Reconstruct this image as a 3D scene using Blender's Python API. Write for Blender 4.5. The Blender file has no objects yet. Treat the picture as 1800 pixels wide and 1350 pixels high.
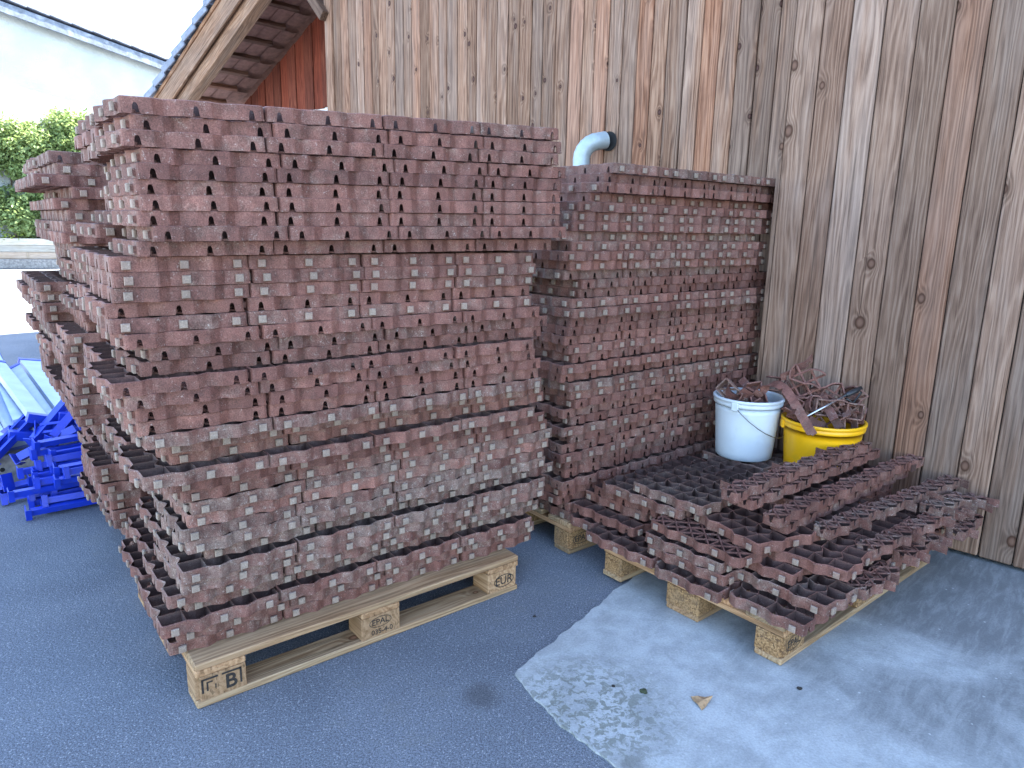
import bpy, bmesh, math, random
import numpy as np
from mathutils import Vector, Matrix
R = random.Random(11)
S = bpy.context.scene
C = S.collection
sin, cos, PI = math.sin, math.cos, math.pi

# ------------------------------------------------------------------ camera
CAM_H, PITCH, ROLL = 1.403, 0.220, -0.021
right = Vector((1, 0, 0)); up = Vector((0, sin(PITCH), cos(PITCH))); fwd = Vector((0, cos(PITCH), -sin(PITCH)))
cx = right * cos(ROLL) - up * sin(ROLL); cy = right * sin(ROLL) + up * cos(ROLL); cz = -fwd
cam = bpy.data.cameras.new('camera'); camo = bpy.data.objects.new('camera', cam); C.objects.link(camo)
camo.matrix_world = Matrix(((cx.x, cy.x, cz.x, 0), (cx.y, cy.y, cz.y, 0), (cx.z, cy.z, cz.z, CAM_H), (0, 0, 0, 1)))
cam.sensor_width = 36; cam.lens = 24.96; cam.clip_start = .05; cam.clip_end = 800
S.camera = camo

# ------------------------------------------------------------------ sky, sun, exposure
SUN_EL = 55.0; SUN_DIR = Vector((.75, .66)).normalized()
w = bpy.data.worlds.new('World'); S.world = w; w.use_nodes = True
wn = w.node_tree; bg = wn.nodes['Background']
sky = wn.nodes.new('ShaderNodeTexSky'); sky.sky_type = 'NISHITA'; sky.sun_disc = False
sky.sun_elevation = math.radians(SUN_EL); sky.sun_rotation = math.atan2(SUN_DIR.x, SUN_DIR.y)
sky.air_density = 1.0; sky.dust_density = .7; sky.ozone_density = 1.2
wn.links.new(sky.outputs[0], bg.inputs[0]); bg.inputs[1].default_value = .15
sl = bpy.data.lights.new('sun', 'SUN'); sl.energy = 5.0; sl.angle = math.radians(.5); sl.color = (1, .95, .87)
so = bpy.data.objects.new('sun', sl); C.objects.link(so)
e = math.radians(SUN_EL); sd = Vector((SUN_DIR.x * cos(e), SUN_DIR.y * cos(e), sin(e)))
so.rotation_euler = sd.to_track_quat('Z', 'Y').to_euler(); so.location = sd * 60
S.view_settings.view_transform = 'Standard'; S.view_settings.look = 'None'
S.view_settings.gamma = 1; S.view_settings.use_curve_mapping = False

S.view_settings.exposure = 3.12
try:
    S.cycles.max_bounces = 8; S.cycles.diffuse_bounces = 5
except Exception: pass

# ------------------------------------------------------------------ node helpers
class NT:
    def __init__(s, name):
        s.m = bpy.data.materials.new(name); s.m.use_nodes = True; s.t = s.m.node_tree
        s.t.nodes.clear(); s.out = s.n('OutputMaterial'); s.b = s.n('BsdfPrincipled')
        s.l(s.b.outputs[0], s.out.inputs[0])
    def n(s, typ, **kw):
        nd = s.t.nodes.new('ShaderNode' + typ)
        for k, v in kw.items(): setattr(nd, k, v)
        return nd
    def l(s, a, b): s.t.links.new(a, b)
    def put(s, inp, v):
        if isinstance(v, bpy.types.NodeSocket): s.l(v, inp)
        elif isinstance(v, tuple) and len(v) == 3 and inp.type == 'RGBA': inp.default_value = (*v, 1)
        else: inp.default_value = v
    def math(s, op, a, b=None, c=None, clamp=False):
        nd = s.n('Math', operation=op, use_clamp=clamp)
        for i, v in enumerate((a, b, c)):
            if v is not None: s.put(nd.inputs[i], v)
        return nd.outputs[0]
    def xyz(s, x, y, z):
        nd = s.n('CombineXYZ')
        for i, v in enumerate((x, y, z)): s.put(nd.inputs[i], v)
        return nd.outputs[0]
    def sep(s, v):
        nd = s.n('SeparateXYZ'); s.l(v, nd.inputs[0]); return nd.outputs
    def vm(s, op, a, b):
        nd = s.n('VectorMath', operation=op); s.put(nd.inputs[0], a); s.put(nd.inputs[1], b); return nd.outputs[0]
    def noise(s, v, scale, detail=3, rough=.55, dist=0.0):
        nd = s.n('TexNoise'); s.l(v, nd.inputs['Vector'])
        nd.inputs['Scale'].default_value = scale; nd.inputs['Detail'].default_value = detail
        nd.inputs['Roughness'].default_value = rough; nd.inputs['Distortion'].default_value = dist
        return nd.outputs[0]
    def voro(s, v, scale, dims='3D', feature='F1'):
        nd = s.n('TexVoronoi', voronoi_dimensions=dims, feature=feature); s.l(v, nd.inputs['Vector'])
        nd.inputs['Scale'].default_value = scale
        return nd.outputs
    def mr(s, v, a, b, c=0.0, d=1.0, smooth=True):
        nd = s.n('MapRange', interpolation_type='SMOOTHSTEP' if smooth else 'LINEAR')
        s.put(nd.inputs[0], v)
        for i, x in enumerate((a, b, c, d)): s.put(nd.inputs[1 + i], x)
        return nd.outputs[0]
    def mix(s, f, a, b, mode='MIX'):
        nd = s.n('Mix', data_type='RGBA', blend_type=mode)
        s.put(nd.inputs[0], f); s.put(nd.inputs[6], a); s.put(nd.inputs[7], b); return nd.outputs[2]
    def coord(s): return s.n('TexCoord').outputs['Object']
    def obj(s): return s.n('ObjectInfo').outputs
    def bump(s, h, strength=.3, dist=.002):
        nd = s.n('Bump'); nd.inputs['Strength'].default_value = strength; nd.inputs['Distance'].default_value = dist
        s.l(h, nd.inputs['Height']); s.l(nd.outputs[0], s.b.inputs['Normal'])
    def done(s, col, rough=.7, metal=0.0, spec=None):
        s.put(s.b.inputs['Base Color'], col); s.put(s.b.inputs['Roughness'], rough); s.put(s.b.inputs['Metallic'], metal)
        if spec is not None: s.b.inputs['Specular IOR Level'].default_value = spec
        return s.m

def wood(name, dark, mid, light, axis=2, knots=.5, kcol=(.05, .025, .015), grey=None, greyamt=.5, contrast=1.0, rough=.75, bump=.35, kscale=4.0, ksize=1.0):
    t = NT(name); oi = t.obj(); rnd = oi['Random']; x, y, z = t.sep(t.coord())
    al = (x, y, z)[axis]; ac = {2: (x, y), 0: (y, z), 1: (x, z)}[axis]
    u = t.math('ADD', ac[0], t.math('MULTIPLY', rnd, 17.3)); vv = t.math('ADD', ac[1], t.math('MULTIPLY', rnd, 29.1))
    a = t.math('ADD', al, t.math('MULTIPLY', rnd, 43.7))
    kv = t.voro(t.xyz(u, t.math('MULTIPLY', a, .72), 0.0), kscale, '2D'); d = kv['Distance']
    kx = t.sep(kv['Color']); keep = t.math('GREATER_THAN', kx[0], 1 - knots)
    sz = t.math('MULTIPLY_ADD', kx[1], .035 * ksize, .03 * ksize)
    core = t.math('MULTIPLY', t.mr(d, t.math('MULTIPLY', sz, 1.35), t.math('MULTIPLY', sz, .9)), keep)
    halo = t.math('MULTIPLY', t.mr(d, .30, .03), keep)
    halo2 = t.math('POWER', halo, 3.0)
    low = t.noise(t.xyz(t.math('MULTIPLY', u, 9), t.math('MULTIPLY', vv, 9), t.math('MULTIPLY', a, .8)), 1, 2)
    ph = t.math('MULTIPLY_ADD', u, 62, t.math('MULTIPLY_ADD', low, 13, t.math('MULTIPLY', halo2, 2.6)))
    ph = t.math('MULTIPLY_ADD', vv, 40, ph)
    wob = t.noise(t.xyz(t.math('MULTIPLY', u, 30), t.math('MULTIPLY', vv, 30), t.math('MULTIPLY', a, 3)), 1, 2)
    ring = t.math('MULTIPLY_ADD', t.math('SINE', t.math('MULTIPLY_ADD', wob, 9, t.math('MULTIPLY', ph, 4.3))), .5, .5)
    ring = t.math('POWER', ring, 1.6)
    fine = t.noise(t.xyz(t.math('MULTIPLY', u, 260), t.math('MULTIPLY', vv, 260), t.math('MULTIPLY', a, 6)), 1, 4, .7)
    med = t.noise(t.xyz(t.math('MULTIPLY', u, 60), t.math('MULTIPLY', vv, 60), t.math('MULTIPLY', a, 2.2)), 1, 5, .68)
    pos = t.n('NewGeometry').outputs['Position']
    blot = t.noise(pos, 2.3, 5, .65, .5)
    f = t.math('ADD', t.math('MULTIPLY', ring, .20), t.math('ADD', t.math('MULTIPLY', fine, .62), t.math('ADD', t.math('MULTIPLY', med, .70), t.math('MULTIPLY', blot, .30))))
    f = t.mr(f, .90 - .26 / contrast, .90 + .26 / contrast, 0, 1, False)
    cr = t.n('ValToRGB'); t.l(f, cr.inputs[0]); el = cr.color_ramp.elements
    el[0].color = (*dark, 1); el[1].color = (*light, 1); el[0].position = .08; el[1].position = .95
    m_ = el.new(.5); m_.color = (*mid, 1)
    col = cr.outputs[0]
    if grey:
        g = t.noise(t.xyz(t.math('MULTIPLY', u, 14), t.math('MULTIPLY', vv, 5), t.math('MULTIPLY', a, 1.1)), 1, 4, .6)
        g = t.mr(t.math('MULTIPLY_ADD', t.math('FRACT', t.math('MULTIPLY', rnd, 7.77)), .30, g), .62 - .12, .62 + .22, 0, greyamt)
        gc = t.mix(f, tuple(v * .62 for v in grey), tuple(min(1, v * 1.3) for v in grey)); col = t.mix(g, col, gc)
    br = t.math('MULTIPLY_ADD', t.math('FRACT', t.math('MULTIPLY', rnd, 3.31)), .46, .76)
    crk = t.noise(t.xyz(t.math('MULTIPLY', u, 120), t.math('MULTIPLY', vv, 40), t.math('MULTIPLY', a, 1.3)), 1, 2)
    br = t.math('MULTIPLY', br, t.mr(crk, .30, .40, .55, 1.0))
    col = t.mix(1.0, col, t.xyz(br, br, br), 'MULTIPLY')
    # reddish boards now and then
    rd = t.mr(t.math('FRACT', t.math('MULTIPLY', rnd, 11.9)), .72, .95, 0, .5)
    col = t.mix(rd, col, t.mix(1.0, col, (1.28, .92, .74), 'MULTIPLY'))
    col = t.mix(t.math('MULTIPLY', t.math('SUBTRACT', halo2, core, clamp=True), .35), col, tuple(v * .7 for v in dark))
    kc = t.mix(t.mr(t.math('DIVIDE', d, sz), .25, 1.05), tuple(min(1, v * 2.4 + .02) for v in kcol), kcol)
    col = t.mix(core, col, kc)
    t.bump(t.math('ADD', f, t.math('MULTIPLY', core, .8)), bump, .003)
    return t.done(col, rough, 0, .12)

def grid_mat(name, attr, knob=False, soil=False):
    t = NT(name)
    if attr:
        a = t.n('Attribute', attribute_name='gridcol'); c = t.sep(a.outputs['Color']); off = a.outputs['Vector']
        P = t.vm('ADD', t.coord(), t.vm('MULTIPLY', off, (37., 51., 23.)))
    else:
        oi = t.obj(); c = t.sep(oi['Color']); r = oi['Random']
        P = t.vm('ADD', t.coord(), t.xyz(t.math('MULTIPLY', r, 31.), t.math('MULTIPLY', r, 57.), t.math('MULTIPLY', r, 11.)))
    dust, hue, bri = c[0], c[1], c[2]
    base = t.mix(hue, (.110, .044, .034), (.235, .100, .072))
    n0 = t.noise(P, 7, 3); base = t.mix(t.mr(n0, .35, .7), base, t.mix(1.0, base, (.78, .78, .79), 'MULTIPLY'))
    n1 = t.noise(P, 9, 4, .62, .6); n2 = t.noise(P, 60, 3, .7); n3 = t.noise(P, 300, 2, .6)
    f = t.math('ADD', t.math('MULTIPLY', n1, .72), t.math('ADD', t.math('MULTIPLY', n2, .30), t.math('MULTIPLY', n3, .16)))
    f = t.math('ADD', f, t.math('MULTIPLY_ADD', dust, .38, .20 if knob else 0.0))
    m = t.mr(f, .64, 1.06, 0, .85 if knob else .74)
    dcol = t.mix(n2, (.13, .090, .072), (.285, .225, .175))
    col = t.mix(m, base, dcol)
    gk = t.mr(n3, .25, .75, .66, 1.34); col = t.mix(1.0, col, t.xyz(gk, gk, gk), 'MULTIPLY')
    gk2 = t.mr(t.noise(P, 22, 4, .65), .3, .7, .76, 1.2); col = t.mix(1.0, col, t.xyz(gk2, gk2, gk2), 'MULTIPLY')
    # pale scuffs
    sp = t.mr(t.math('MULTIPLY', n3, t.math('ADD', n2, t.math('MULTIPLY', dust, .10))), .365, .46, 0, .5)
    col = t.mix(sp, col, (.40, .35, .31))
    if knob: col = t.mix(.30, col, (.42, .335, .25))
    if soil: col = t.mix(t.mr(n1, .25, .7, .80, .50), col, (.050, .034, .030))  # inner walls: cell shade painted into the colour, with some soil brown
    k = t.math('MULTIPLY_ADD', bri, .7, .65)
    col = t.mix(1.0, col, t.xyz(k, k, k), 'MULTIPLY')
    t.bump(t.math('ADD', n2, t.math('MULTIPLY', n3, .6)), .35, .0015)
    return t.done(col, t.mr(n1, .3, .7, .55, .8), 0, .3)

def plain(name, col, rough=.5, metal=0., var=.12, scale=20, bump=.0, spec=None, dirt=None, dscale=6, damt=.5):
    t = NT(name); P = t.vm('ADD', t.coord(), t.xyz(t.math('MULTIPLY', t.obj()['Random'], 40.), 0., 0.))
    n = t.noise(P, scale, 4, .6)
    k = t.mr(n, .25, .75, 1 - var, 1 + var)
    c = t.mix(1.0, col, t.xyz(k, k, k), 'MULTIPLY')
    if dirt:
        d = t.noise(P, dscale, 5, .65, .5); c = t.mix(t.mr(d, .5, .72, 0, damt), c, dirt)
    if bump: t.bump(n, bump, .003)
    return t.done(c, rough, metal, spec)

def asphalt():
    t = NT('asphalt'); P = t.coord()
    fine = t.noise(P, 160, 3, .7); v = t.voro(P, 170)
    big = t.noise(P, 1.1, 4, .6, .4); mid = t.noise(P, 9, 4, .65)
    gr = t.noise(P, 330, 2, .6); c = t.mix(t.mr(t.math('MULTIPLY_ADD', gr, .5, t.math('MULTIPLY', fine, .5)), .36, .64), (.042, .047, .056), (.175, .188, .212))
    c = t.mix(t.mr(big, .35, .65), c, t.mix(1.0, c, (1.28, 1.27, 1.25), 'MULTIPLY'))
    vx = t.sep(v['Color'])
    spk = t.math('MULTIPLY', t.math('GREATER_THAN', vx[0], .86), t.mr(v['Distance'], .50, .26))
    c = t.mix(t.math('MULTIPLY', spk, .55), c, (.40, .40, .39))
    st = t.voro(P, 1.3, '2D'); sx = t.sep(st['Color'])
    stain = t.math('MULTIPLY', t.math('GREATER_THAN', sx[0], .66), t.mr(t.math('MULTIPLY_ADD', mid, .10, st['Distance']), .16, .07, 0, .55))
    c = t.mix(stain, c, (.045, .043, .041))
    dust = t.mr(t.math('MULTIPLY', mid, big), .27, .42, 0, .35); c = t.mix(dust, c, (.14, .135, .125))
    t.bump(t.math('ADD', fine, t.math('MULTIPLY', v['Distance'], .5)), .6, .004)
    return t.done(c, .85, 0, .3)

def concrete():
    t = NT('concrete'); P = t.coord(); x, y, z = t.sep(P)
    big = t.noise(P, 1.6, 5, .6, .8); mid = t.noise(P, 8, 5, .65, .3); fine = t.noise(P, 130, 3, .7)
    diag = t.xyz(t.math('MULTIPLY_ADD', x, 2.0, t.math('MULTIPLY', y, 2.2)), t.math('MULTIPLY_ADD', x, 11., t.math('MULTIPLY', y, -10.)), 0.)
    strk = t.noise(diag, 2.2, 7, .72, .6)
    c = t.mix(t.mr(mid, .32, .68), (.27, .277, .270), (.385, .395, .385))
    c = t.mix(t.mr(strk, .46, .66, 0, .30), c, (.40, .395, .365))
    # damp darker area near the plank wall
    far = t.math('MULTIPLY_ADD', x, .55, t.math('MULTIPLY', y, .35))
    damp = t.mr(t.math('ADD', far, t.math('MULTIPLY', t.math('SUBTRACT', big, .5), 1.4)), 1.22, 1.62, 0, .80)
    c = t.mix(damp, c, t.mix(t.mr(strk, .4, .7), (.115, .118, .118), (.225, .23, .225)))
    # scaled, mossy corner by the asphalt
    vx = t.math('SUBTRACT', x, .24); vy = t.math('SUBTRACT', y, 1.84)
    rr = t.math('SQRT', t.math('ADD', t.math('MULTIPLY', vx, vx), t.math('MULTIPLY', vy, vy)))
    pit = t.noise(P, 38, 4, .7, .6)
    mk = t.math('MULTIPLY', t.mr(rr, .36, .10), t.mr(pit, .47, .56))
    c = t.mix(t.math('MULTIPLY', mk, .8), c, (.15, .155, .125))
    st = t.voro(P, 2.6, '2D'); sx = t.sep(st['Color'])
    stain = t.math('MULTIPLY', t.math('GREATER_THAN', sx[0], .80), t.mr(t.math('MULTIPLY_ADD', mid, .12, st['Distance']), .22, .10, 0, .5))
    c = t.mix(stain, c, (.12, .115, .10))
    c = t.mix(1.0, c, t.mix(fine, (.62, .62, .62), (1.36, 1.36, 1.36)), 'MULTIPLY')
    sc = t.voro(P, 60); s2 = t.sep(sc['Color'])
    c = t.mix(t.math('MULTIPLY', t.math('GREATER_THAN', s2[0], .975), t.mr(sc['Distance'], .3, .15)), c, (.42, .42, .40))
    t.bump(t.math('ADD', fine, t.math('ADD', t.math('MULTIPLY', mid, 1.2), t.math('MULTIPLY', mk, -1.5))), .4, .004)
    return t.done(c, t.mr(damp, 0, 1, .8, .55), 0, .3)

def chipboard():
    t = NT('pressed_chipboard'); P = t.vm('ADD', t.coord(), t.xyz(t.math('MULTIPLY', t.obj()['Random'], 40.), 0., 0.))
    v = t.voro(P, 190); c = t.sep(v['Color']); n = t.noise(P, 12, 3)
    col = t.mix(c[0], (.15, .075, .030), (.41, .24, .11)); col = t.mix(t.math('MULTIPLY', t.math('GREATER_THAN', c[1], .85), .8), col, (.10, .055, .03))
    col = t.mix(t.mr(n, .4, .7, 0, .45), col, (.22, .15, .09))
    t.bump(v['Distance'], .5, .003)
    return t.done(col, .8, 0, .2)

def stucco():
    t = NT('stucco'); P = t.coord(); n = t.noise(P, 30, 4, .7); b = t.noise(P, .7, 4)
    c = t.mix(t.mr(b, .35, .7), (.36, .385, .375), (.44, .46, .445)); t.bump(n, .8, .02)
    return t.done(c, .9, 0, .2)

def leafmat(name, a, b):
    t = NT(name); P = t.coord(); n = t.noise(P, 2.2, 3); g = t.n('NewGeometry')
    c = t.mix(g.outputs['Random Per Island'], a, b); c = t.mix(t.mr(n, .35, .7, 0, .5), c, b)
    t.b.inputs['Transmission Weight'].default_value = 0
    tr = t.n('BsdfTranslucent'); t.put(tr.inputs[0], c); mx = t.n('MixShader'); mx.inputs[0].default_value = .35
    t.l(t.b.outputs[0], mx.inputs[1]); t.l(tr.outputs[0], mx.inputs[2]); t.l(mx.outputs[0], t.out.inputs[0])
    return t.done(c, .5, 0, .4)

M = {}
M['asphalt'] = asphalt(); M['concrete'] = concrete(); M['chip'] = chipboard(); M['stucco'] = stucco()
M['barn_board'] = wood('weathered_boards', (.088, .042, .025), (.232, .124, .076), (.35, .215, .14), 2, .55, (.030, .011, .007), (.27, .195, .152), .5, .90, kscale=5.0)
M['wall_plank'] = wood('wide_weathered_planks', (.10, .055, .036), (.222, .133, .090), (.322, .212, .150), 2, .50, (.055, .026, .015), (.25, .184, .146), .55, .86, kscale=3.4, ksize=1.15)
M['red_board'] = wood('red_stained_boards', (.060, .014, .008), (.135, .034, .019), (.20, .062, .035), 2, .2, (.06, .02, .012), None, 0, .9)
M['verge_wood'] = wood('pale_weathered_beam', (.165, .078, .042), (.31, .165, .094), (.43, .255, .155), 0, .3, (.08, .035, .02), (.22, .165, .13), .45, 1.0)
M['batten'] = wood('brown_battens', (.10, .045, .03), (.19, .10, .07), (.27, .16, .12), 1, .1)
M['deck'] = wood('pallet_boards', (.165, .088, .042), (.32, .195, .102), (.43, .285, .165), 0, .28, (.10, .045, .02), (.27, .205, .125), .5, .9)
M['cross'] = wood('pallet_cross_boards', (.19, .098, .045), (.34, .19, .095), (.43, .26, .14), 1, .2, (.13, .06, .03), None, 0, .9)
M['endgrain'] = wood('pallet_block_wood', (.20, .108, .05), (.34, .20, .105), (.44, .275, .15), 1, .1, (.13, .06, .03), None, 0, .8)
M['planter'] = wood('planter_planks', (.30, .25, .18), (.46, .40, .31), (.58, .52, .42), 0, .2, (.2, .15, .1), (.5, .47, .42), .6, .7)
M['grid'] = grid_mat('brown_plastic', False); M['knob'] = grid_mat('dusty_plastic_knob', False, True)
M['inner'] = grid_mat('cell_shade_soil_plastic', False, False, True); M['inner_s'] = grid_mat('cell_shade_soil_plastic_stack', True, False, True)  # darkened copies for cell insides: painted shade along with soil residue
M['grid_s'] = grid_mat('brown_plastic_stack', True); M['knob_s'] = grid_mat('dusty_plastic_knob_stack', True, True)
M['white_plastic'] = plain('white_bucket_plastic', (.56, .60, .62), .38, 0, .05, 6, dirt=(.40, .38, .34), dscale=9, damt=.28)
M['yellow_plastic'] = plain('yellow_bucket_plastic', (.80, .40, .006), .35, 0, .06, 6, dirt=(.48, .32, .03), dscale=11, damt=.35)
M['wire'] = plain('bucket_wire', (.22, .21, .20), .4, .9)
M['galv'] = plain('galvanised_sheet', (.36, .42, .44), .55, .35, .10, 30, .1)
M['black_hole'] = plain('dark_opening', (.012, .011, .010), .9)
M['black_plastic'] = plain('black_plastic', (.018, .018, .019), .4)
M['steel'] = plain('bright_steel', (.55, .56, .57), .3, .9)
M['blue'] = plain('blue_enamel', (.008, .035, .42), .38, 0, .15, 14, dirt=(.06, .08, .20), dscale=16, damt=.35)
M['tray'] = plain('zinc_coated_sheet', (.30, .36, .46), .38, .6, .12, 8, .05, dirt=(.20, .28, .44), dscale=7, damt=.5)
M['tile'] = plain('grey_roof_tile', (.17, .185, .23), .7, 0, .25, 12, .3, dirt=(.20, .20, .20), damt=.4)
M['tile_under'] = plain('clay_tile', (.27, .13, .095), .8, 0, .25, 16, .3)
M['white_wall'] = plain('whitewashed_wall', (.78, .77, .74), .85)
M['trim'] = plain('weathered_fascia', (.11, .13, .16), .8, 0, .3, 8, .2, dirt=(.32, .34, .36), dscale=3, damt=.7)
M['stamp'] = plain('black_stamp_ink', (.022, .016, .012), .8, 0, .6, 120)
M['white_paint'] = plain('white_marker_paint', (.72, .70, .70), .7)
M['kerb'] = plain('kerb_stone', (.24, .22, .20), .9, 0, .4, 20, .6)
M['dark_wall'] = plain('dark_backing', (.045, .035, .028), .9)
M['soil'] = plain('planter_soil', (.08, .055, .035), .95, 0, .4, 12, .8)
M['bark'] = plain('bark', (.10, .075, .05), .9, 0, .4, 20, .6)
M['leaf'] = leafmat('bush_leaves', (.12, .18, .055), (.27, .34, .12))
M['leaf2'] = leafmat('young_leaves', (.17, .25, .03), (.28, .34, .06))
M['dry_leaf'] = plain('dry_leaf', (.33, .20, .10), .7, 0, .3, 60)
M['moss'] = plain('moss_clump', (.035, .042, .018), .9, 0, .4, 80)
M['dark_bit'] = plain('dark_bit', (.02, .017, .014), .8)
M['dark_brace'] = wood('brace_wood', (.06, .04, .03), (.11, .075, .055), (.17, .125, .095), 2, .1)

# ------------------------------------------------------------------ object helpers
def link(name, me, mat=None, parent=None):
    o = bpy.data.objects.new(name, me); C.objects.link(o)
    for m in (mat if isinstance(mat, (list, tuple)) else [mat] if mat else []):
        if len(me.materials) < (len(mat) if isinstance(mat, (list, tuple)) else 1): me.materials.append(m)
    if parent: o.parent = parent
    return o
def tag(o, label=None, cat=None, group=None, kind=None):
    if label: o['label'] = label
    if cat: o['category'] = cat
    if group: o['group'] = group
    if kind: o['kind'] = kind
    return o
def empty(name, loc=(0, 0, 0), rz=0.0):
    o = bpy.data.objects.new(name, None); C.objects.link(o); o.location = loc; o.rotation_euler = (0, 0, rz); o.empty_display_size = .1; bpy.context.view_layer.update(); return o
def meshof(name, bm, smooth=False):
    me = bpy.data.meshes.new(name); bm.normal_update(); bm.to_mesh(me); bm.free()
    if smooth: me.polygons.foreach_set('use_smooth', [True] * len(me.polygons))
    return me
def bbox(bm, x0, x1, y0, y1, z0, z1, bev=0.0, mat=None):
    r = bmesh.ops.create_cube(bm, size=1)['verts']
    for v in r: v.co = Vector(((x0 + x1) / 2 + v.co.x * (x1 - x0), (y0 + y1) / 2 + v.co.y * (y1 - y0), (z0 + z1) / 2 + v.co.z * (z1 - z0)))
    if mat is not None: bmesh.ops.transform(bm, matrix=mat, verts=r)
    if bev: 
        es = list({ed for v in r for ed in v.link_edges})
        bmesh.ops.bevel(bm, geom=es, offset=bev, segments=1, affect='EDGES', profile=.5)
    return r
def boxmesh(name, x0, x1, y0, y1, z0, z1, bev=0.0):
    bm = bmesh.new(); bbox(bm, x0, x1, y0, y1, z0, z1, bev); return meshof(name, bm)
def tube(bm, pts, r, seg=8, caps=True):
    """a swept round bar along pts (r: one radius or one per point)"""
    pts = [Vector(p) for p in pts]; rs = r if isinstance(r, (list, tuple)) else [r] * len(pts)
    rings = []; prev = None
    for i, p in enumerate(pts):
        d = (pts[min(i + 1, len(pts) - 1)] - pts[max(i - 1, 0)]).normalized()
        if prev is None:
            a = d.orthogonal().normalized()
        else:
            a = (prev - d * prev.dot(d)).normalized()
        prev = a; b = d.cross(a)
        rings.append([bm.verts.new(p + (a * cos(k * 2 * PI / seg) + b * sin(k * 2 * PI / seg)) * rs[i]) for k in range(seg)])
    for i in range(len(rings) - 1):
        for k in range(seg):
            bm.faces.new((rings[i][k], rings[i][(k + 1) % seg], rings[i + 1][(k + 1) % seg], rings[i + 1][k]))
    if caps:
        bm.faces.new(rings[0][::-1]); bm.faces.new(rings[-1])
def lathe(bm, prof, seg=48):
    rings = [[bm.verts.new((r * cos(k * 2 * PI / seg), r * sin(k * 2 * PI / seg), z)) for k in range(seg)] for r, z in prof]
    for i in range(len(rings) - 1):
        for k in range(seg):
            bm.faces.new((rings[i][k], rings[i][(k + 1) % seg], rings[i + 1][(k + 1) % seg], rings[i + 1][k]))
    return rings
def copyof(o, parent=None):
    c = o.copy(); C.objects.link(c); c.parent = parent; return c

# ------------------------------------------------------------------ ground
bm = bmesh.new()
vs = [bm.verts.new(p) for p in ((-220, -120, 0), (220, -120, 0), (220, 320, 0), (-220, 320, 0))]; bm.faces.new(vs)
tag(link('asphalt_ground', meshof('asphalt_ground', bm), M['asphalt']), 'dark grey asphalt yard with pale speckles', kind='structure')
def ragged(pts, step=.022, amp=.0055):
    out = []
    for (p, q, rag) in pts:
        p = Vector(p); q = Vector(q); n = max(1, int((q - p).length / step)) if rag else 1
        t = (q - p).normalized(); nn = Vector((-t.y, t.x)); w_ = 0
        for i in range(n):
            w_ = w_ * .7 + R.uniform(-1, 1) * amp
            out.append(p + (q - p) * (i / n) + nn * (w_ if i else 0))
    return out
poly = ragged([((.98, 3.33), (.537, 2.713), 1), ((.537, 2.713), (.029, 2.011), 1), ((.029, 2.011), (.159, 1.775), 1), ((.159, 1.775), (.33, 1.59), 1),
               ((.33, 1.59), (1.2, .45), 1), ((1.2, .45), (4.5, -3.2), 0), ((4.5, -3.2), (7, .2), 0), ((7, .2), (2.2, 4.4), 0), ((2.2, 4.4), (.98, 3.33), 0)])
bm = bmesh.new(); top = [bm.verts.new((p.x, p.y, .007)) for p in poly]; bot = [bm.verts.new((p.x, p.y, -.02)) for p in poly]
f = bm.faces.new(top)
for i in range(len(poly)):
    j = (i + 1) % len(poly); bm.faces.new((top[i], bot[i], bot[j], top[j]))
if f.normal.z < 0: f.normal_flip()
bmesh.ops.recalc_face_normals(bm, faces=bm.faces[:])
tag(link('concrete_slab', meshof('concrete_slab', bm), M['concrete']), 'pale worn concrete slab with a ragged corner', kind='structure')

# ------------------------------------------------------------------ barn wall frame: s along the wall (leftwards, away), d out of the wall
W0 = Vector((1.9375, 3.008, 0)); WE = Vector((-.7367, .6762, 0)); WN = Vector((-.6762, -.7367, 0))
def W(s, d, z): return W0 + WE * s + WN * d + Vector((0, 0, z))
WROT = math.atan2(WE.y, WE.x)      # local +x = along WE, local +y = -WN... (rotated frame)
def wallmat(s, d, z):              # local x along WE, local y into the wall, z up
    o = W(s, d, z); y = -WN
    return Matrix(((WE.x, y.x, 0, o.x), (WE.y, y.y, 0, o.y), (0, 0, 1, o.z), (0, 0, 0, 1)))
ZTOP = 5.3
barn = empty('barn'); tag(barn, 'large barn clad in narrow weathered brown boards behind the pallets', 'barn')
BD = -.36
def lbox(name, parent, m, s0, s1, d0, d1, z0, z1, bev=0.0):
    bm = bmesh.new(); bbox(bm, s0, s1, -max(d0, d1), -min(d0, d1), z0, z1, bev)
    o = link(name, meshof(name, bm), m, parent); o.matrix_world = wallmat(0, 0, 0); return o
lbox('wall', barn, M['dark_wall'], -9.0, 5.24, BD - .03, -9.0, 0, ZTOP)
# boards of the barn
protos = []
for k in range(3):
    bm = bmesh.new(); bbox(bm, -.0525, .0525, 0, .022, 0, ZTOP - .06, .0035)
    protos.append(meshof('barn_board', bm))
s = .90; i = 0
while s < 5.18:
    wd = R.uniform(.094, .116); sc = (wd - .0055) / .105
    o = link('board', protos[i % 3], M['barn_board'], barn); o.matrix_world = wallmat(s + wd / 2, BD + R.uniform(-.004, .004), .06 + R.uniform(-.01, .01)) @ Matrix.Diagonal((sc, 1, 1, 1))
    s += wd; i += 1
BARN_LEFT = s
o = lbox('corner_post', barn, M['barn_board'], BARN_LEFT, BARN_LEFT + .11, BD + .02, BD - .10, .06, ZTOP - .05, .006)
bm = bmesh.new()
rv = [W(-9.2, .32, ZTOP + .02), W(BARN_LEFT + .45, .32, ZTOP + .02), W(BARN_LEFT + .45, -4.6, ZTOP + 2.3), W(-9.2, -4.6, ZTOP + 2.3), W(-9.2, -9.4, ZTOP + .02), W(BARN_LEFT + .45, -9.4, ZTOP + .02)]
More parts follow.
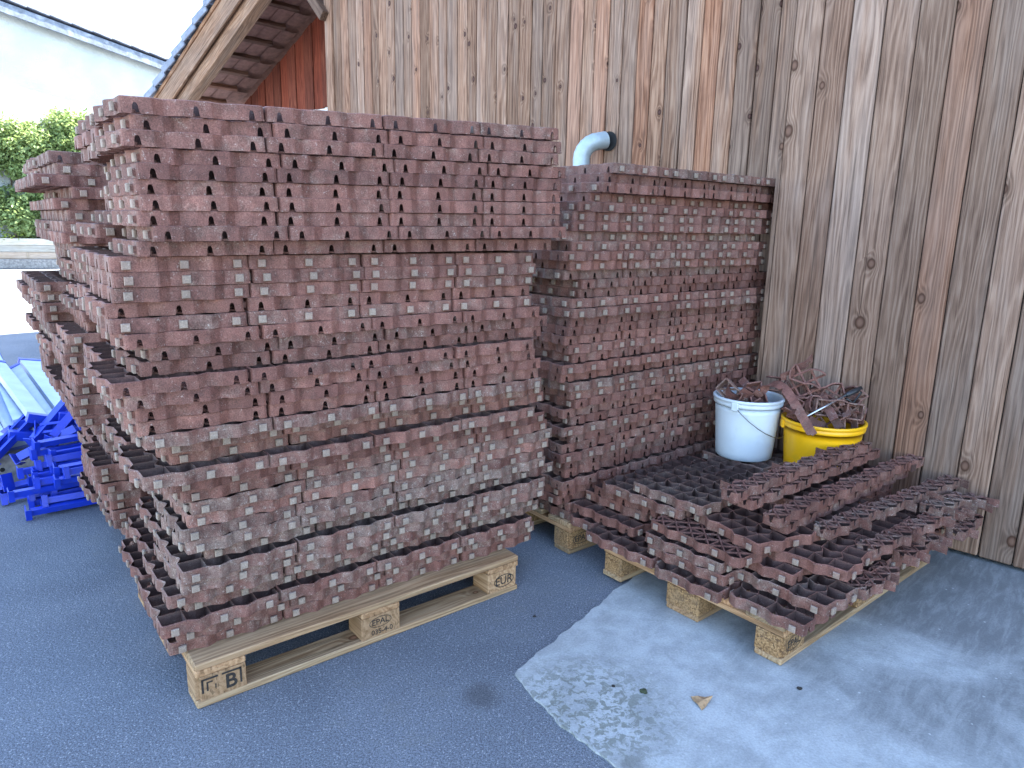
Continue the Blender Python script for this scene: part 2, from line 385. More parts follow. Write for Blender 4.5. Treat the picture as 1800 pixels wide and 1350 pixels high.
lo = [bm.verts.new(p) for p in rv]; hi = [bm.verts.new(p + Vector((0, 0, .16))) for p in rv]
for q in ((0, 1, 2, 3), (3, 2, 5, 4)):
    bm.faces.new([lo[k] for k in q][::-1]); bm.faces.new([hi[k] for k in q])
for a, b in ((0, 1), (1, 2), (2, 5), (5, 4), (4, 3), (3, 0)): bm.faces.new((lo[a], lo[b], hi[b], hi[a]))
bmesh.ops.recalc_face_normals(bm, faces=bm.faces[:])
link('roof', meshof('roof', bm), M['tile'], barn)

# plank wall on the right, standing proud of the barn
pw = empty('plank_wall'); tag(pw, 'wide knotty weathered plank wall standing proud of the barn beside the buckets', 'plank wall')
PW_S = .885
lbox('wall', pw, M['dark_wall'], -5.0, PW_S - .012, -.03, -.33, .045, 4.6)
protos = []
for k in range(4):
    bm = bmesh.new(); bbox(bm, -.064, .064, 0, .026, 0, 4.58, .0055); protos.append(meshof('wall_plank', bm))
s = PW_S; i = 0
while s > -4.2:
    wd = R.uniform(.118, .142); sc = (wd - .0045) / .128
    o = link('plank', protos[i % 4], M['wall_plank'], pw); o.matrix_world = wallmat(s - wd / 2, R.uniform(-.003, .002), .022 + R.uniform(-.003, .003)) @ Matrix.Diagonal((sc, 1, 1, 1))
    s -= wd; i += 1
o = lbox('edge_board', pw, M['wall_plank'], PW_S + .001, PW_S + .023, -.004, -.33, .03, 4.58, .003)

# ------------------------------------------------------------------ galvanised flue elbow
fl = empty('flue_pipe', W(2.23, -.215, 0)); tag(fl, 'ribbed galvanised elbow pipe curving into the barn boards above the back stack', 'pipe')
bm = bmesh.new(); cpts = []; A = W(2.26, -.20, 0) - fl.location
for z in np.linspace(1.2, 1.815, 16): cpts.append(A + Vector((0, 0, z)))
for th in np.linspace(0, 1, 12)[1:]:
    ang = th * math.radians(78); q = .115
    cpts.append(A + Vector((0, 0, 1.815 + q * sin(ang))) - WE * .085 * (1 - cos(ang)) * .9 - WN * (-1) * 0 - WN * q * .75 * (1 - cos(ang)))
cpts.append(cpts[-1] - WN * .06 - WE * .02 + Vector((0, 0, .012)))
rr = [.052 + (.0022 if k % 2 else 0) for k in range(len(cpts))]
tube(bm, cpts, rr, 24, False); o = link('elbow', meshof('elbow', bm, True), M['galv'], fl)
bm = bmesh.new(); 
bmesh.ops.create_circle(bm, cap_ends=True, radius=.060, segments=24)
o = link('wall_opening', meshof('wall_opening', bm), M['black_hole'], fl)
mm = wallmat(2.165, BD + .0065, 1.935) @ Matrix.Rotation(PI / 2, 4, 'X'); o.matrix_world = mm

# ------------------------------------------------------------------ gabled shed with red boards (left of the barn)
shed = empty('gabled_shed'); tag(shed, 'shed with red stained boards under a tiled roof overhang behind the front stack', 'shed')
VD = -.36; RD = -1.2; SL = .43
def zt(s): return 2.914 + (9.318 - s) * SL      # top line of the verge tiles
lbox('wall', shed, M['white_wall'], 5.27, 9.0, RD - .03, -6.5, 0, 2.75)
bm = bmesh.new(); s = 5.25; i = 0
while s < 8.95:
    wd = R.uniform(.165, .19); zb = 2.645 + R.uniform(-.006, .006); z1 = zt(s + wd) - .42; z2 = zt(s) - .42
    if z1 > zb + .02:
        bm = bmesh.new(); x0, x1 = 0.003, wd - .003; y0 = 0 if i % 2 else .010
        a = [bm.verts.new(p) for p in ((x0, y0, 0), (x1, y0, 0), (x1, y0, z1 - zb), (x0, y0, z2 - zb))]
        b = [bm.verts.new((v.co.x, y0 + .024, v.co.z)) for v in a]
        bm.faces.new(a); bm.faces.new(b[::-1])
        for k in range(4): bm.faces.new((a[k], b[k], b[(k + 1) % 4], a[(k + 1) % 4]))
        bmesh.ops.recalc_face_normals(bm, faces=bm.faces[:])
        bmesh.ops.bevel(bm, geom=[ed for ed in bm.edges], offset=.003, segments=1, affect='EDGES')
        o = link('red_board', meshof('red_board', bm), M['red_board'], shed); o.matrix_world = wallmat(s, RD, zb)
    s += wd; i += 1
bm = bmesh.new()
a = [bm.verts.new(v) for v in (W(5.3, RD - .04, 2.6), W(9.0, RD - .04, 2.6), W(9.0, RD - .04, zt(9.0) - .43), W(5.3, RD - .04, zt(5.3) - .43))]
b = [bm.verts.new(v.co - WN * .15) for v in a]; bm.faces.new(a); bm.faces.new(b[::-1])
for k in range(4): bm.faces.new((a[k], b[k], b[(k + 1) % 4], a[(k + 1) % 4]))
bmesh.ops.recalc_face_normals(bm, faces=bm.faces[:])
link('gable_backing', meshof('gable_backing', bm), M['dark_wall'], shed)
SA = math.atan(SL)
def slopebox(name, m, s0, s1, d0, d1, top, thick, parent=shed, bev=.004, zf=zt):
    """box following the roof slope from s1 (eave) up to s0; top: drop of its upper face under the tile line"""
    L = (s1 - s0) / cos(SA); bm = bmesh.new(); bbox(bm, 0, L, -max(d0, d1), -min(d0, d1), -thick, 0, bev)
    o = link(name, meshof(name, bm), m, parent)
    o.matrix_world = wallmat(s1, 0, zf(s1) - top) @ Matrix.Rotation(SA, 4, 'Y') @ Matrix.Rotation(PI, 4, 'Z') @ Matrix.Diagonal((1, -1, 1, 1)); return o
S0, S1 = 4.6, 9.32
slopebox('verge_trim', M['verge_wood'], S0, S1, VD + .012, VD - .03, .100, .045)
slopebox('barge_board', M['verge_wood'], S0, S1 - .10, VD - .004, VD - .034, .148, .225)
slopebox('verge_rafter', M['verge_wood'], S0, S1 - .45, VD - .06, VD - .19, .33, .20)
slopebox('roof_deck', M['tile_under'], S0, S1, VD - .02, -6.5, .105, .03)
k = 0; s = S1 - .35
while s > 5.3:                                  # battens on the underside of the overhang
    o = slopebox('batten', M['batten'], s - .05, s, VD - .19, RD + .02, .145 if s > 8 else .145, .05, bev=.003); s -= .31
tp = None; s = S1 + .03; i = 0
while s > S0:                                   # overlapping tile rows: each one a part
    L = .37; bm = bmesh.new(); bbox(bm, 0, L, -(VD + .055), 6.5, -.022, 0, .004)
    if tp is None: tp = meshof('roof_tile_row', bm)
    else: bm.free()
    o = link('tile', tp, M['tile'], shed)
    o.matrix_world = wallmat(s, 0, zt(s) - .03 + .045) @ Matrix.Rotation(SA - .13, 4, 'Y') @ Matrix.Rotation(PI, 4, 'Z') @ Matrix.Diagonal((1, -1, 1, 1))
    bm = bmesh.new(); bbox(bm, 0, L, -(VD + .058), -(VD + .036), -.085, 0, .004)
    o2 = link('verge_tile', meshof('verge_tile', bm), M['tile'], shed); o2.matrix_world = o.matrix_world.copy()
    s -= .30; i += 1
# clay tile undersides between the battens
s = S1 - .36
while s > 5.4:
    for dd in np.arange(.20, .82, .205):
        bm = bmesh.new(); L = .25; n = 5
        vs = []
        for j in range(n + 1):
            x = j / n; zz = -.012 * math.sin(x * PI) 
            vs.append([bm.verts.new((yy, x * .195, zz - yy * .08)) for yy in (0, L)])
        for j in range(n): bm.faces.new((vs[j][0], vs[j + 1][0], vs[j + 1][1], vs[j][1]))
        o = link('clay_tile', meshof('clay_tile', bm), M['tile_under'], shed)
        o.matrix_world = wallmat(s - .055, VD - dd, zt(s - .055) - .150) @ Matrix.Rotation(SA, 4, 'Y') @ Matrix.Rotation(PI, 4, 'Z') @ Matrix.Diagonal((1, -1, 1, 1))
    s -= .31
# diagonal knee brace from the corner post to the verge
bm = bmesh.new()
p, q = W(BARN_LEFT + .06, BD + .03, 3.16), W(BARN_LEFT + .95, BD + .02, 4.05)
dv = (q - p); Lb = dv.length; bbox(bm, -.05, .05, -.045, .045, 0, Lb, .005)
o = link('knee_brace', meshof('knee_brace', bm), M['dark_brace'], barn); o.matrix_world = Matrix.Translation(p) @ dv.to_track_quat('Z', 'Y').to_matrix().to_4x4()

# ------------------------------------------------------------------ white house far left
HN = Vector((.85, -.527, 0)).normalized(); HA = Vector((.527, .85, 0)).normalized(); HP = Vector((-12.917, 21.405, 0))
def Hm(a, d, z):
    o = HP + HA * a + HN * d
    return Matrix(((HA.x, -HN.x, 0, o.x), (HA.y, -HN.y, 0, o.y), (0, 0, 1, z), (0, 0, 0, 1)))
house = empty('white_house', HP); tag(house, 'pale stucco house with a low sloping grey roof across the road', 'house')
hs = -.138
def hz(a): return 6.80 + (a + 1.05) * hs
bm = bmesh.new(); pr = [(-9, hz(-9) + .0), (9, hz(9)), (9, 0), (-9, 0)]
a = [bm.verts.new((x, 0, z - .22 if z else 0)) for x, z in pr]; b = [bm.verts.new((x, 9, z - .22 if z else 0)) for x, z in pr]
bm.faces.new(a); bm.faces.new(b[::-1])
for k in range(4): bm.faces.new((a[k], b[k], b[(k + 1) % 4], a[(k + 1) % 4]))
bmesh.ops.recalc_face_normals(bm, faces=bm.faces[:])
o = link('wall', meshof('house_wall', bm), M['stucco'], house); o.matrix_world = Hm(0, 0, 0)
ha = math.atan(-hs)
def hbox(name, m, a0, a1, d0, d1, top, thick, bev=.01):
    L = (a1 - a0) / cos(ha); bm = bmesh.new(); bbox(bm, 0, L, -max(d0, d1), -min(d0, d1), -thick, 0, bev)
    o = link(name, meshof(name, bm), m, house); o.matrix_world = Hm(a0, 0, hz(a0) - top) @ Matrix.Rotation(ha, 4, 'Y'); return o
hbox('roof', M['tile'], -9.3, 9.3, .30, -9.3, .06, .10)
hbox('verge_board', M['trim'], -9.3, 9.3, .32, .27, .075, .26)
a0 = -9.3
tm = None
while a0 < 9.2:
    bm = bmesh.new(); bbox(bm, 0, .62, -.36, 9.2, -.05, 0, .008)
    if tm is None: tm = meshof('house_tile_row', bm)
    else: bm.free()
    o = link('tile', tm, M['tile'], house); o.matrix_world = Hm(a0, 0, hz(a0) + .075) @ Matrix.Rotation(ha + .045, 4, 'Y'); a0 += .56

# ------------------------------------------------------------------ planter, kerb, bushes
pa = Vector((.942, .335, 0)); pn = Vector((-.335, .942, 0)); PP = Vector((-13.1, 19.25, 0))
def Pm(a, d, z):
    o = PP + pa * a + pn * d
    return Matrix(((pa.x, pn.x, 0, o.x), (pa.y, pn.y, 0, o.y), (0, 0, 1, z), (0, 0, 0, 1)))
bm = bmesh.new(); bbox(bm, -9, 4.6, -.02, .16, 0, .24, .015)
o = link('kerb_stones', meshof('kerb_stones', bm), M['kerb']); o.matrix_world = Pm(0, 0, 0); tag(o, 'low grey kerb below the wooden planter', kind='structure')
pl = empty('wooden_planter', PP); tag(pl, 'sunlit raised planter of pale horizontal planks along the road', 'planter')
for r_ in range(3):
    for c_ in range(4):
        bm = bmesh.new(); bbox(bm, 0, 3.36, 0, .05, 0, .178, .008)
        o = link('plank', meshof('planter_plank', bm), M['planter'], pl); o.matrix_world = Pm(-9 + c_ * 3.39 + (r_ % 2) * .03, .2 + R.uniform(-.006, .006), .245 + r_ * .182)
bm = bmesh.new(); bbox(bm, -9, 4.5, .27, 1.6, .0, .74); o = link('soil', meshof('soil', bm), M['soil'], pl); o.matrix_world = Pm(0, 0, 0)

def bush(loc, rx, ry, h, n, mat, label, seed, leaf=.095):
    rg = random.Random(seed); b = empty('bush', loc); tag(b, label, 'bush', 'bushes above the planter')
    bm = bmesh.new(); tips = []
    for k in range(9):
        a = rg.uniform(0, 2 * PI); t = rg.uniform(.35, .8)
        p = Vector((cos(a) * rx * t, sin(a) * ry * t, h * rg.uniform(.5, .92))); tips.append(p)
        tube(bm, [(0, 0, 0), p * .35 + Vector((0, 0, h * .1)), p], [.05, .03, .008], 6)
    link('stems', meshof('stems', bm), M['bark'], b)
    cl = []
    for k in range(140):
        a = rg.uniform(0, 2 * PI); zz = rg.uniform(.06, 1.0); t = math.sqrt(max(.05, 1 - (abs(zz - .42) / .62) ** 2)) * rg.uniform(.45, 1.05)
        cl.append((Vector((cos(a) * rx * t, sin(a) * ry * t, h * zz)), rg.uniform(.20, .46)))
    V = []; F = []
    for k in range(n):
        c, r_ = cl[rg.randrange(len(cl))]
        d = Vector((rg.gauss(0, 1), rg.gauss(0, 1), rg.gauss(0, .8))).normalized() * r_ * rg.uniform(.5, 1.15)
        p = c + d; nr = (d + Vector((rg.gauss(0, .5), rg.gauss(0, .5), rg.gauss(.5, .5)))).normalized()
        u = nr.orthogonal().normalized(); v = nr.cross(u); a = rg.uniform(0, 2 * PI); u, v = u * cos(a) + v * sin(a), v * cos(a) - u * sin(a)
        L = leaf * rg.uniform(.7, 1.3); i0 = len(V)
        V += [p - u * L * .6, p + v * L * .33 + nr * .01, p + u * L * .6, p - v * L * .33 + nr * .01]; F.append((i0, i0 + 1, i0 + 2, i0 + 3))
    me = bpy.data.meshes.new('foliage'); me.from_pydata(V, [], F); o = link('foliage', me, mat, b); o['kind'] = 'stuff'
    return b
bush(PP + pa * -.55 + pn * 1.3 + Vector((0, 0, .7)), 1.8, 1.0, 3.05, 60000, M['leaf'], 'broad sunlit green bush rising from the planter in front of the white house', 3)
bush(PP + pa * 1.25 + pn * 1.35 + Vector((0, 0, .7)), .95, .9, 3.3, 26000, M['leaf'], 'taller loose green bush next to the leaning rear stack', 5)
bush(PP + pa * -4.0 + pn * 1.4 + Vector((0, 0, .7)), 1.5, 1.0, 2.6, 12000, M['leaf'], 'dense green bush mostly cut off at the edge of the view', 8)
for k, (aa, sc) in enumerate(((-.35, .3), (.75, .34), (1.35, .4), (1.75, .3))):
    bush(PP + pa * aa + pn * .5 + Vector((0, 0, .70)), .22, .16, sc, 160, M['leaf2'], ('small bright yellow green plant leftmost on the planter edge', 'small yellow green plant second along the planter edge', 'largest small yellow green plant on the planter edge', 'small yellow green plant on the planter edge right by the rear stack')[k], 20 + k, .07)

# ------------------------------------------------------------------ paver grids
CELL = .0682; PITCH_Z = .0388; GH = .0364; GP = .3445
def edge_pts(odd, side, kind, L):
    """points (s, off, zb, flag) along one cell edge, without its end points"""
    if odd: return [(.05 * L, .0006, 0, 0), (.24 * L, .0080, 0, 0), (.46 * L, .0150, 0, 0), (.54 * L, .0150, 0, 0), (.76 * L, .0080, 0, 0), (.95 * L, .0006, 0, 0)]
    m = L / 2
    if side and kind == 'N': return [(m - .0102, 0, 0, 1), (m - .0080, 0, .0045, 1), (m - .0062, 0, .0190, 1), (m - .0034, 0, .0248, 1), (m + .0034, 0, .0248, 1), (m + .0062, 0, .0190, 1), (m + .0080, 0, .0045, 1), (m + .0102, 0, 0, 0)]
    if side and kind == 'K': return [(m - .0088, 0, 0, 2), (m + .0088, 0, 0, 0)]
    return []
def grid_template(nx, ny, sides=('N', 'K', 'N', 'K'), floor=True, broken=0.0, rg=None, xbar=False):
    """sides: front(-y), left(-x), right(+x), back(+y). returns verts, faces, material ids; centred in x,y, z from 0"""
    V = []; Fc = []; Mi = []; vid = {}
    ox, oy = -nx * CELL / 2, -ny * CELL / 2; c = CELL
    def nodept(i, j):
        x, y = ox + i * c, oy + j * c
        q = .0028
        if i in (0, nx) and j in (0, ny): x += q if i == 0 else -q; y += q if j == 0 else -q
        return x, y
    def curve(horiz, i, j):
        """list of (key, x, y, zb, flag) from node to node along +x (horiz) or +y"""
        k = ('h' if horiz else 'v', i, j)
        if horiz: side = 'f' if j == 0 else 'b' if j == ny else None; kind = sides[0] if j == 0 else sides[3]; odd = i % 2
        else: side = 'l' if i == 0 else 'r' if i == nx else None; kind = sides[1] if i == 0 else sides[2]; odd = j % 2
        pts = []
        L = c; ep = edge_pts(odd, side, kind, L)
        first_corner = (i in (0, nx) and j in (0, ny)) and side; last_corner = (((i + 1 if horiz else i) in (0, nx)) and ((j if horiz else j + 1) in (0, ny))) and side
        if first_corner: ep = [(.0095, 0, 0, 0)] + ep
        if last_corner: ep = ep + [(L - .0095, 0, 0, 0)]
        x, y = nodept(i, j); pts.append((('n', i, j), x, y, 0, 0))
        for n_, (s_, of, zb, fl) in enumerate(ep):
            if horiz: pts.append(((k, n_), ox + i * c + s_, oy + j * c + of, zb, fl))
            else: pts.append(((k, n_), ox + i * c - of, oy + j * c + s_, zb, fl))
        x, y = nodept(i + 1, j) if horiz else nodept(i, j + 1)
        pts.append((('n', i + 1, j) if horiz else ('n', i, j + 1), x, y, 0, 0))
        return pts, side, kind
    def vert(key, x, y, z):
        if key not in vid: vid[key] = len(V); V.append((x, y, z))
        return vid[key]
    ZF = .006; GI = .0387              # inner walls reach the layer above, the outer rim stays a little lower
    def rimz(key):
        a = key if key[0] == 'n' else key[0]
        if a[0] == 'n': return GH if a[1] in (0, nx) or a[2] in (0, ny) else GI
        return GH if (a[0] == 'h' and a[2] in (0, ny)) or (a[0] == 'v' and a[1] in (0, nx)) else GI
    for i in range(nx):
        for j in range(ny):
            loop = []; outer = []
            for (hz_, a_, b_, rev) in ((True, i, j, 0), (False, i + 1, j, 0), (True, i, j + 1, 1), (False, i, j, 1)):
                pts, side, kind = curve(hz_, a_, b_)
                if rev:
                    fl = [p[4] for p in pts]; pts = pts[::-1]; fl2 = fl[::-1]; fl2 = fl2[1:] + [0]; pts = [(p[0], p[1], p[2], p[3], f_) for p, f_ in zip(pts, fl2)]
                th = .0034 if side else .0011
                for n_ in range(len(pts) - 1): loop.append(pts[n_]); outer.append((bool(side), th))
            n = len(loop); I = []
            for q in range(n):
                p0, p1, p2 = loop[q - 1], loop[q], loop[(q + 1) % n]
                d1 = Vector((p1[1] - p0[1], p1[2] - p0[2])).normalized(); d2 = Vector((p2[1] - p1[1], p2[2] - p1[2])).normalized()
                t1, t2 = outer[q - 1][1], outer[q][1]; n1 = Vector((-d1.y, d1.x)); n2 = Vector((-d2.y, d2.x))
                cr = d1.x * d2.y - d1.y * d2.x; P = Vector((p1[1], p1[2]))
                if abs(cr) < .15: pt = P + (n1 + n2).normalized() * max(t1, t2)
                else:
                    a1 = P + n1 * t1; a2 = P + n2 * t2; tt = ((a2 - a1).x * d2.y - (a2 - a1).y * d2.x) / cr; pt = a1 + d1 * tt
                I.append(pt)
            it = []; il = []; ifl = []
            for q in range(n):
                it.append(len(V)); V.append((I[q].x, I[q].y, GI))
                zb = max(loop[q][3], ZF); il.append(len(V)); V.append((I[q].x, I[q].y, zb))
                if loop[q][3] > ZF: ifl.append(len(V)); V.append((I[q].x, I[q].y, ZF))
                else: ifl.append(il[-1])
            bt = [vert((l[0], 't'), l[1], l[2], rimz(l[0])) for l in loop]; bb = [vert((l[0], 'b'), l[1], l[2], l[3]) for l in loop]
            for q in range(n):
                r_ = (q + 1) % n
                Fc.append((bt[q], bt[r_], it[r_], it[q])); Mi.append(0)
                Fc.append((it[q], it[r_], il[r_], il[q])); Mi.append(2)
                Fc.append((bb[r_], bb[q], il[q], il[r_])); Mi.append(0)
                if outer[q][0]:
                    if loop[q][4] == 2:       # knob
                        pA, pB = loop[q], loop[r_]; dx, dy = pB[1] - pA[1], pB[2] - pA[2]; ln = math.hypot(dx, dy); tx, ty = dx / ln, dy / ln; nx_, ny_ = ty, -tx
                        mx, my = (pA[1] + pB[1]) / 2, (pA[2] + pB[2]) / 2
                        def ring(o_, hw, z0, z1):
                            ids = []
                            for s_, zz in ((-hw, z0), (hw, z0), (hw, z1), (-hw, z1)):
                                ids.append(len(V)); V.append((mx + tx * s_ + nx_ * o_, my + ty * s_ + ny_ * o_, zz))
                            return ids
                        zc = .0165; r0 = ring(0, .0088, zc - .0085, zc + .0085); r1 = ring(.0062, .0085, zc - .008, zc + .008)
                        r2 = ring(.0066, .0105, zc - .0105, zc + .0105); r25 = ring(.0115, .0108, zc - .0108, zc + .0108); r3 = ring(.0138, .0092, zc - .0092, zc + .0092)
                        Fc.append((bb[q], bb[r_], r0[1], r0[0])); Fc.append((r0[3], r0[2], bt[r_], bt[q])); Mi.extend((0, 0))
                        Fc.append((bb[r_], bt[r_], r0[2], r0[1])); Fc.append((bt[q], bb[q], r0[0], r0[3])); Mi.extend((0, 0))
                        for ra, rb, mi in ((r0, r1, 0), (r1, r2, 1), (r2, r25, 1), (r25, r3, 1)):
                            for h in range(4): Fc.append((ra[h], ra[(h + 1) % 4], rb[(h + 1) % 4], rb[h])); Mi.append(mi)
                        Fc.append(tuple(r3)); Mi.append(1)
                    else:
                        Fc.append((bb[q], bb[r_], bt[r_], bt[q])); Mi.append(0)
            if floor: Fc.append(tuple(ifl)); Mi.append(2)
            elif xbar:                        # moulded cross ribs on the base, with a small boss
                x0, y0 = ox + i * c, oy + j * c; cc = (x0 + c / 2, y0 + c / 2)
                for (xa, ya, xb, yb) in ((x0 + .002, y0 + .002, x0 + c - .002, y0 + c - .002), (x0 + c - .002, y0 + .002, x0 + .002, y0 + c - .002)):
                    d_ = Vector((xb - xa, yb - ya)).normalized(); nn_ = Vector((-d_.y, d_.x)) * .0026; base = len(V)
                    for z in (0.0, .005):
                        for sx, sy in ((xa + nn_.x, ya + nn_.y), (xb + nn_.x, yb + nn_.y), (xb - nn_.x, yb - nn_.y), (xa - nn_.x, ya - nn_.y)): V.append((sx, sy, z))
                    for q4 in ((0, 3, 2, 1), (4, 5, 6, 7), (0, 1, 5, 4), (1, 2, 6, 5), (2, 3, 7, 6), (3, 0, 4, 7)): Fc.append(tuple(base + h for h in q4)); Mi.append(0)
                base = len(V)
                for z in (0.0, .012):
                    for h in range(6): V.append((cc[0] + .006 * cos(h * PI / 3), cc[1] + .006 * sin(h * PI / 3), z))
                for h in range(6): Fc.append((base + h, base + (h + 1) % 6, base + 6 + (h + 1) % 6, base + 6 + h)); Mi.append(0)
                Fc.append(tuple(base + 6 + h for h in range(6))); Mi.append(0)
    if broken and rg:                      # stubs of cut cross walls sticking out at the back (+y), curved
        for i in range(nx + 1):
            if rg.random() < broken:
                x0 = ox + i * c; y0 = oy + ny * c - .002; L = rg.uniform(.025, .062); bend = rg.uniform(-.012, .014); base = len(V); th = .0013
                for n_ in range(4):
                    t = n_ / 3; xx = x0 + bend * t * t; yy = y0 + L * t
                    for sx in (-th, th):
                        for z in (.001, GH - .001): V.append((xx + sx, yy, z))
                for n_ in range(3):
                    a_ = base + n_ * 4; b_ = a_ + 4
                    for p_, q_ in ((0, 1), (1, 3), (3, 2), (2, 0)): Fc.append((a_ + p_, a_ + q_, b_ + q_, b_ + p_)); Mi.append(0)
                e_ = base + 12; Fc.append((e_, e_ + 1, e_ + 3, e_ + 2)); Mi.append(0)
    return V, Fc, Mi
def tmesh(name, tpl, mats):
    V, F, Mi = tpl; me = bpy.data.meshes.new(name); me.from_pydata(V, [], F)
    for m in mats: me.materials.append(m)
    me.polygons.foreach_set('material_index', Mi); me.update()
    bm = bmesh.new(); bm.from_mesh(me); bmesh.ops.recalc_face_normals(bm, faces=bm.faces[:]); bm.to_mesh(me); bm.free()
    return me
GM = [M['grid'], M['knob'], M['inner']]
GMESH = {}
def gmesh(nx, ny, sides=('N', 'K', 'N', 'K')):
    k = (nx, ny, sides)
    if k not in GMESH: GMESH[k] = tmesh('paver_grid', grid_template(nx, ny, sides, False, 0, None, True), GM)
    return GMESH[k]
gmesh(5, 5)
ROTS = {('N', 'K'): 0.0, ('K', 'N'): PI, ('K', 'K'): PI / 2, ('N', 'N'): -PI / 2}
PAL = {1: (-.899, 1.814, .673), 2: (.265, 2.871, .673), 3: (.901, 2.077, .694)}
def pw_(k, a, b, z=0.0):
    x, y, t = PAL[k]; return Vector((x + a * cos(t) - b * sin(t), y + a * sin(t) + b * cos(t), z))

grids = []      # every stacked grid: position, rotation, colour, label data, apparent size
def add_grid(pal, a, b, z, front, left, dust, hue, bri, label, group, vis, tilt=0.0, mesh=(5, 5), slope=0.0):
    p = pw_(pal, a, b, z); D2 = p.x ** 2 + p.y ** 2 + (p.z - CAM_H) ** 2
    grids.append(dict(p=p, rz=PAL[pal][2] + ROTS[(front, left)] + tilt, col=(dust, hue, bri, 1.0), label=label, group=group, size=vis / D2, mesh=mesh, slope=slope, ax=PAL[pal][2]))
ORD = 'first second third fourth fifth sixth seventh eighth ninth tenth eleventh twelfth thirteenth fourteenth fifteenth sixteenth seventeenth eighteenth nineteenth twentieth twenty-first'.split()
def layer_words(i, n):
    if i == 1: return 'in the top layer'
    if i == n: return 'in the bottom layer'
    return ORD[i - 1] + ' layer down' if i <= n // 2 else ORD[n - i] + ' layer up'
COLW = ('leftmost', 'second from left', 'third from left', 'rightmost')

# --- front stack (40 layers of four grids, with a second row behind)
A1 = [(-.063, -.035), (-.045, -.03), (-.066, -.04), (-.024, -.03), (-.041, -.035), (-.045, -.03), (-.042, -.035), (-.044, -.032), (-.015, -.035), (-.048, 0),
      (-.111, .03), (-.104, .03), (-.108, .032), (-.12, .035), (-.121, .03), (-.094, .005), (-.038, .03), (-.059, .03), (-.138, -.01), (-.113, 0), (-.082, .012),
      (-.081, .018), (-.07, .01), (-.023, .07), (.004, .085), (-.084, .03), (-.001, .07), (.02, .078), (.046, .075), (.032, .08), (.01, .075), (.023, .072),
      (.082, .095), (.001, .055), (-.003, .06), (-.036, .08), (.012, .11), (-.062, .06), (-.024, .085), (-.043, .088)]
FR1 = 'N' * 10 + 'KKK' + 'NK' + 'N' * 7 + 'K' * 18
LF1 = 'K' * 10 + 'NNN' + 'KNKKKKKKKK' + 'NKKNKKNNKNNNNKNNN'
DU1 = [.32, .22, .36, .26, .24, .30, .28, .28, .30, .22, .22, .36, .28, .20, .38, .22, .40, .26, .20, .28, .12, .36, .62, .50, .24, .46, .10, .12, .44, .28, .40, .62, .44, .50, .46, .42, .38, .30, .28, .18]
N1 = 40
ZTL = [(1.679, 1.736), (1.642, 1.692), (1.605, 1.650), (1.567, 1.609), (1.532, 1.567), (1.495, 1.526), (1.458, 1.484), (1.421, 1.443), (1.384, 1.402), (1.346, 1.357)]; GI0 = .0387
LH = [R.gauss(0, .12) for _ in range(60)]
for i in range(1, N1 + 1):
    a0, b0 = A1[i - 1]; z = .144 + (N1 - i) * PITCH_Z; fr, lf = FR1[i - 1], LF1[i - 1]
    # the uppermost layers ride up towards the right-hand end
    zl, zr = ZTL[i - 1] if i <= 10 else (z + GI0, z + GI0); sl_ = (zr - zl) / 1.38; z = zl - GI0
    for c_ in range(4):
        d_ = max(0, min(1, DU1[i - 1] + (.20 if i > 27 else 0) + R.gauss(0, .05))); hu = max(0, min(1, .58 + LH[i] + R.gauss(0, .07) - (.15 if i > 30 else 0)))
        look = 'Notched' if fr == 'N' else 'Knobbed'
        lab = f'{look.lower()} brown grid, {COLW[c_]}, {layer_words(i, N1)} in the tall front stack'
        add_grid(1, a0 + (c_ + .5) * GP + R.uniform(-.003, .003), b0 + .1705 + R.uniform(-.006, .006), z + sl_ * (c_ + .5) * GP, fr, lf, d_, hu, .52 + LH[-i] * .5 + R.gauss(0, .035), lab, 'paver grids in the tall front stack', 1.0, R.gauss(0, .006), slope=sl_)
    # second row, seen along the left side of the stack
    aj = a0 + .032 + R.gauss(0, .022 if i < 24 else .010); 
    if i == 9: aj = -.085
    if i in (1, 3): aj = a0 + .01
    lf2 = R.choice('KKN')
    lab = f'brown grid at the back corner of the front stack, left side, {layer_words(i, N1)}'
    add_grid(1, aj + .5 * GP, b0 + .1705 + .347 + R.uniform(-.005, .02), z, 'K' if i % 3 == 0 or i > 22 else 'N', lf2, DU1[i - 1], .5 + R.gauss(0, .15), .5 + R.gauss(0, .08), lab, 'paver grids in the tall front stack', .22, R.gauss(0, .012))

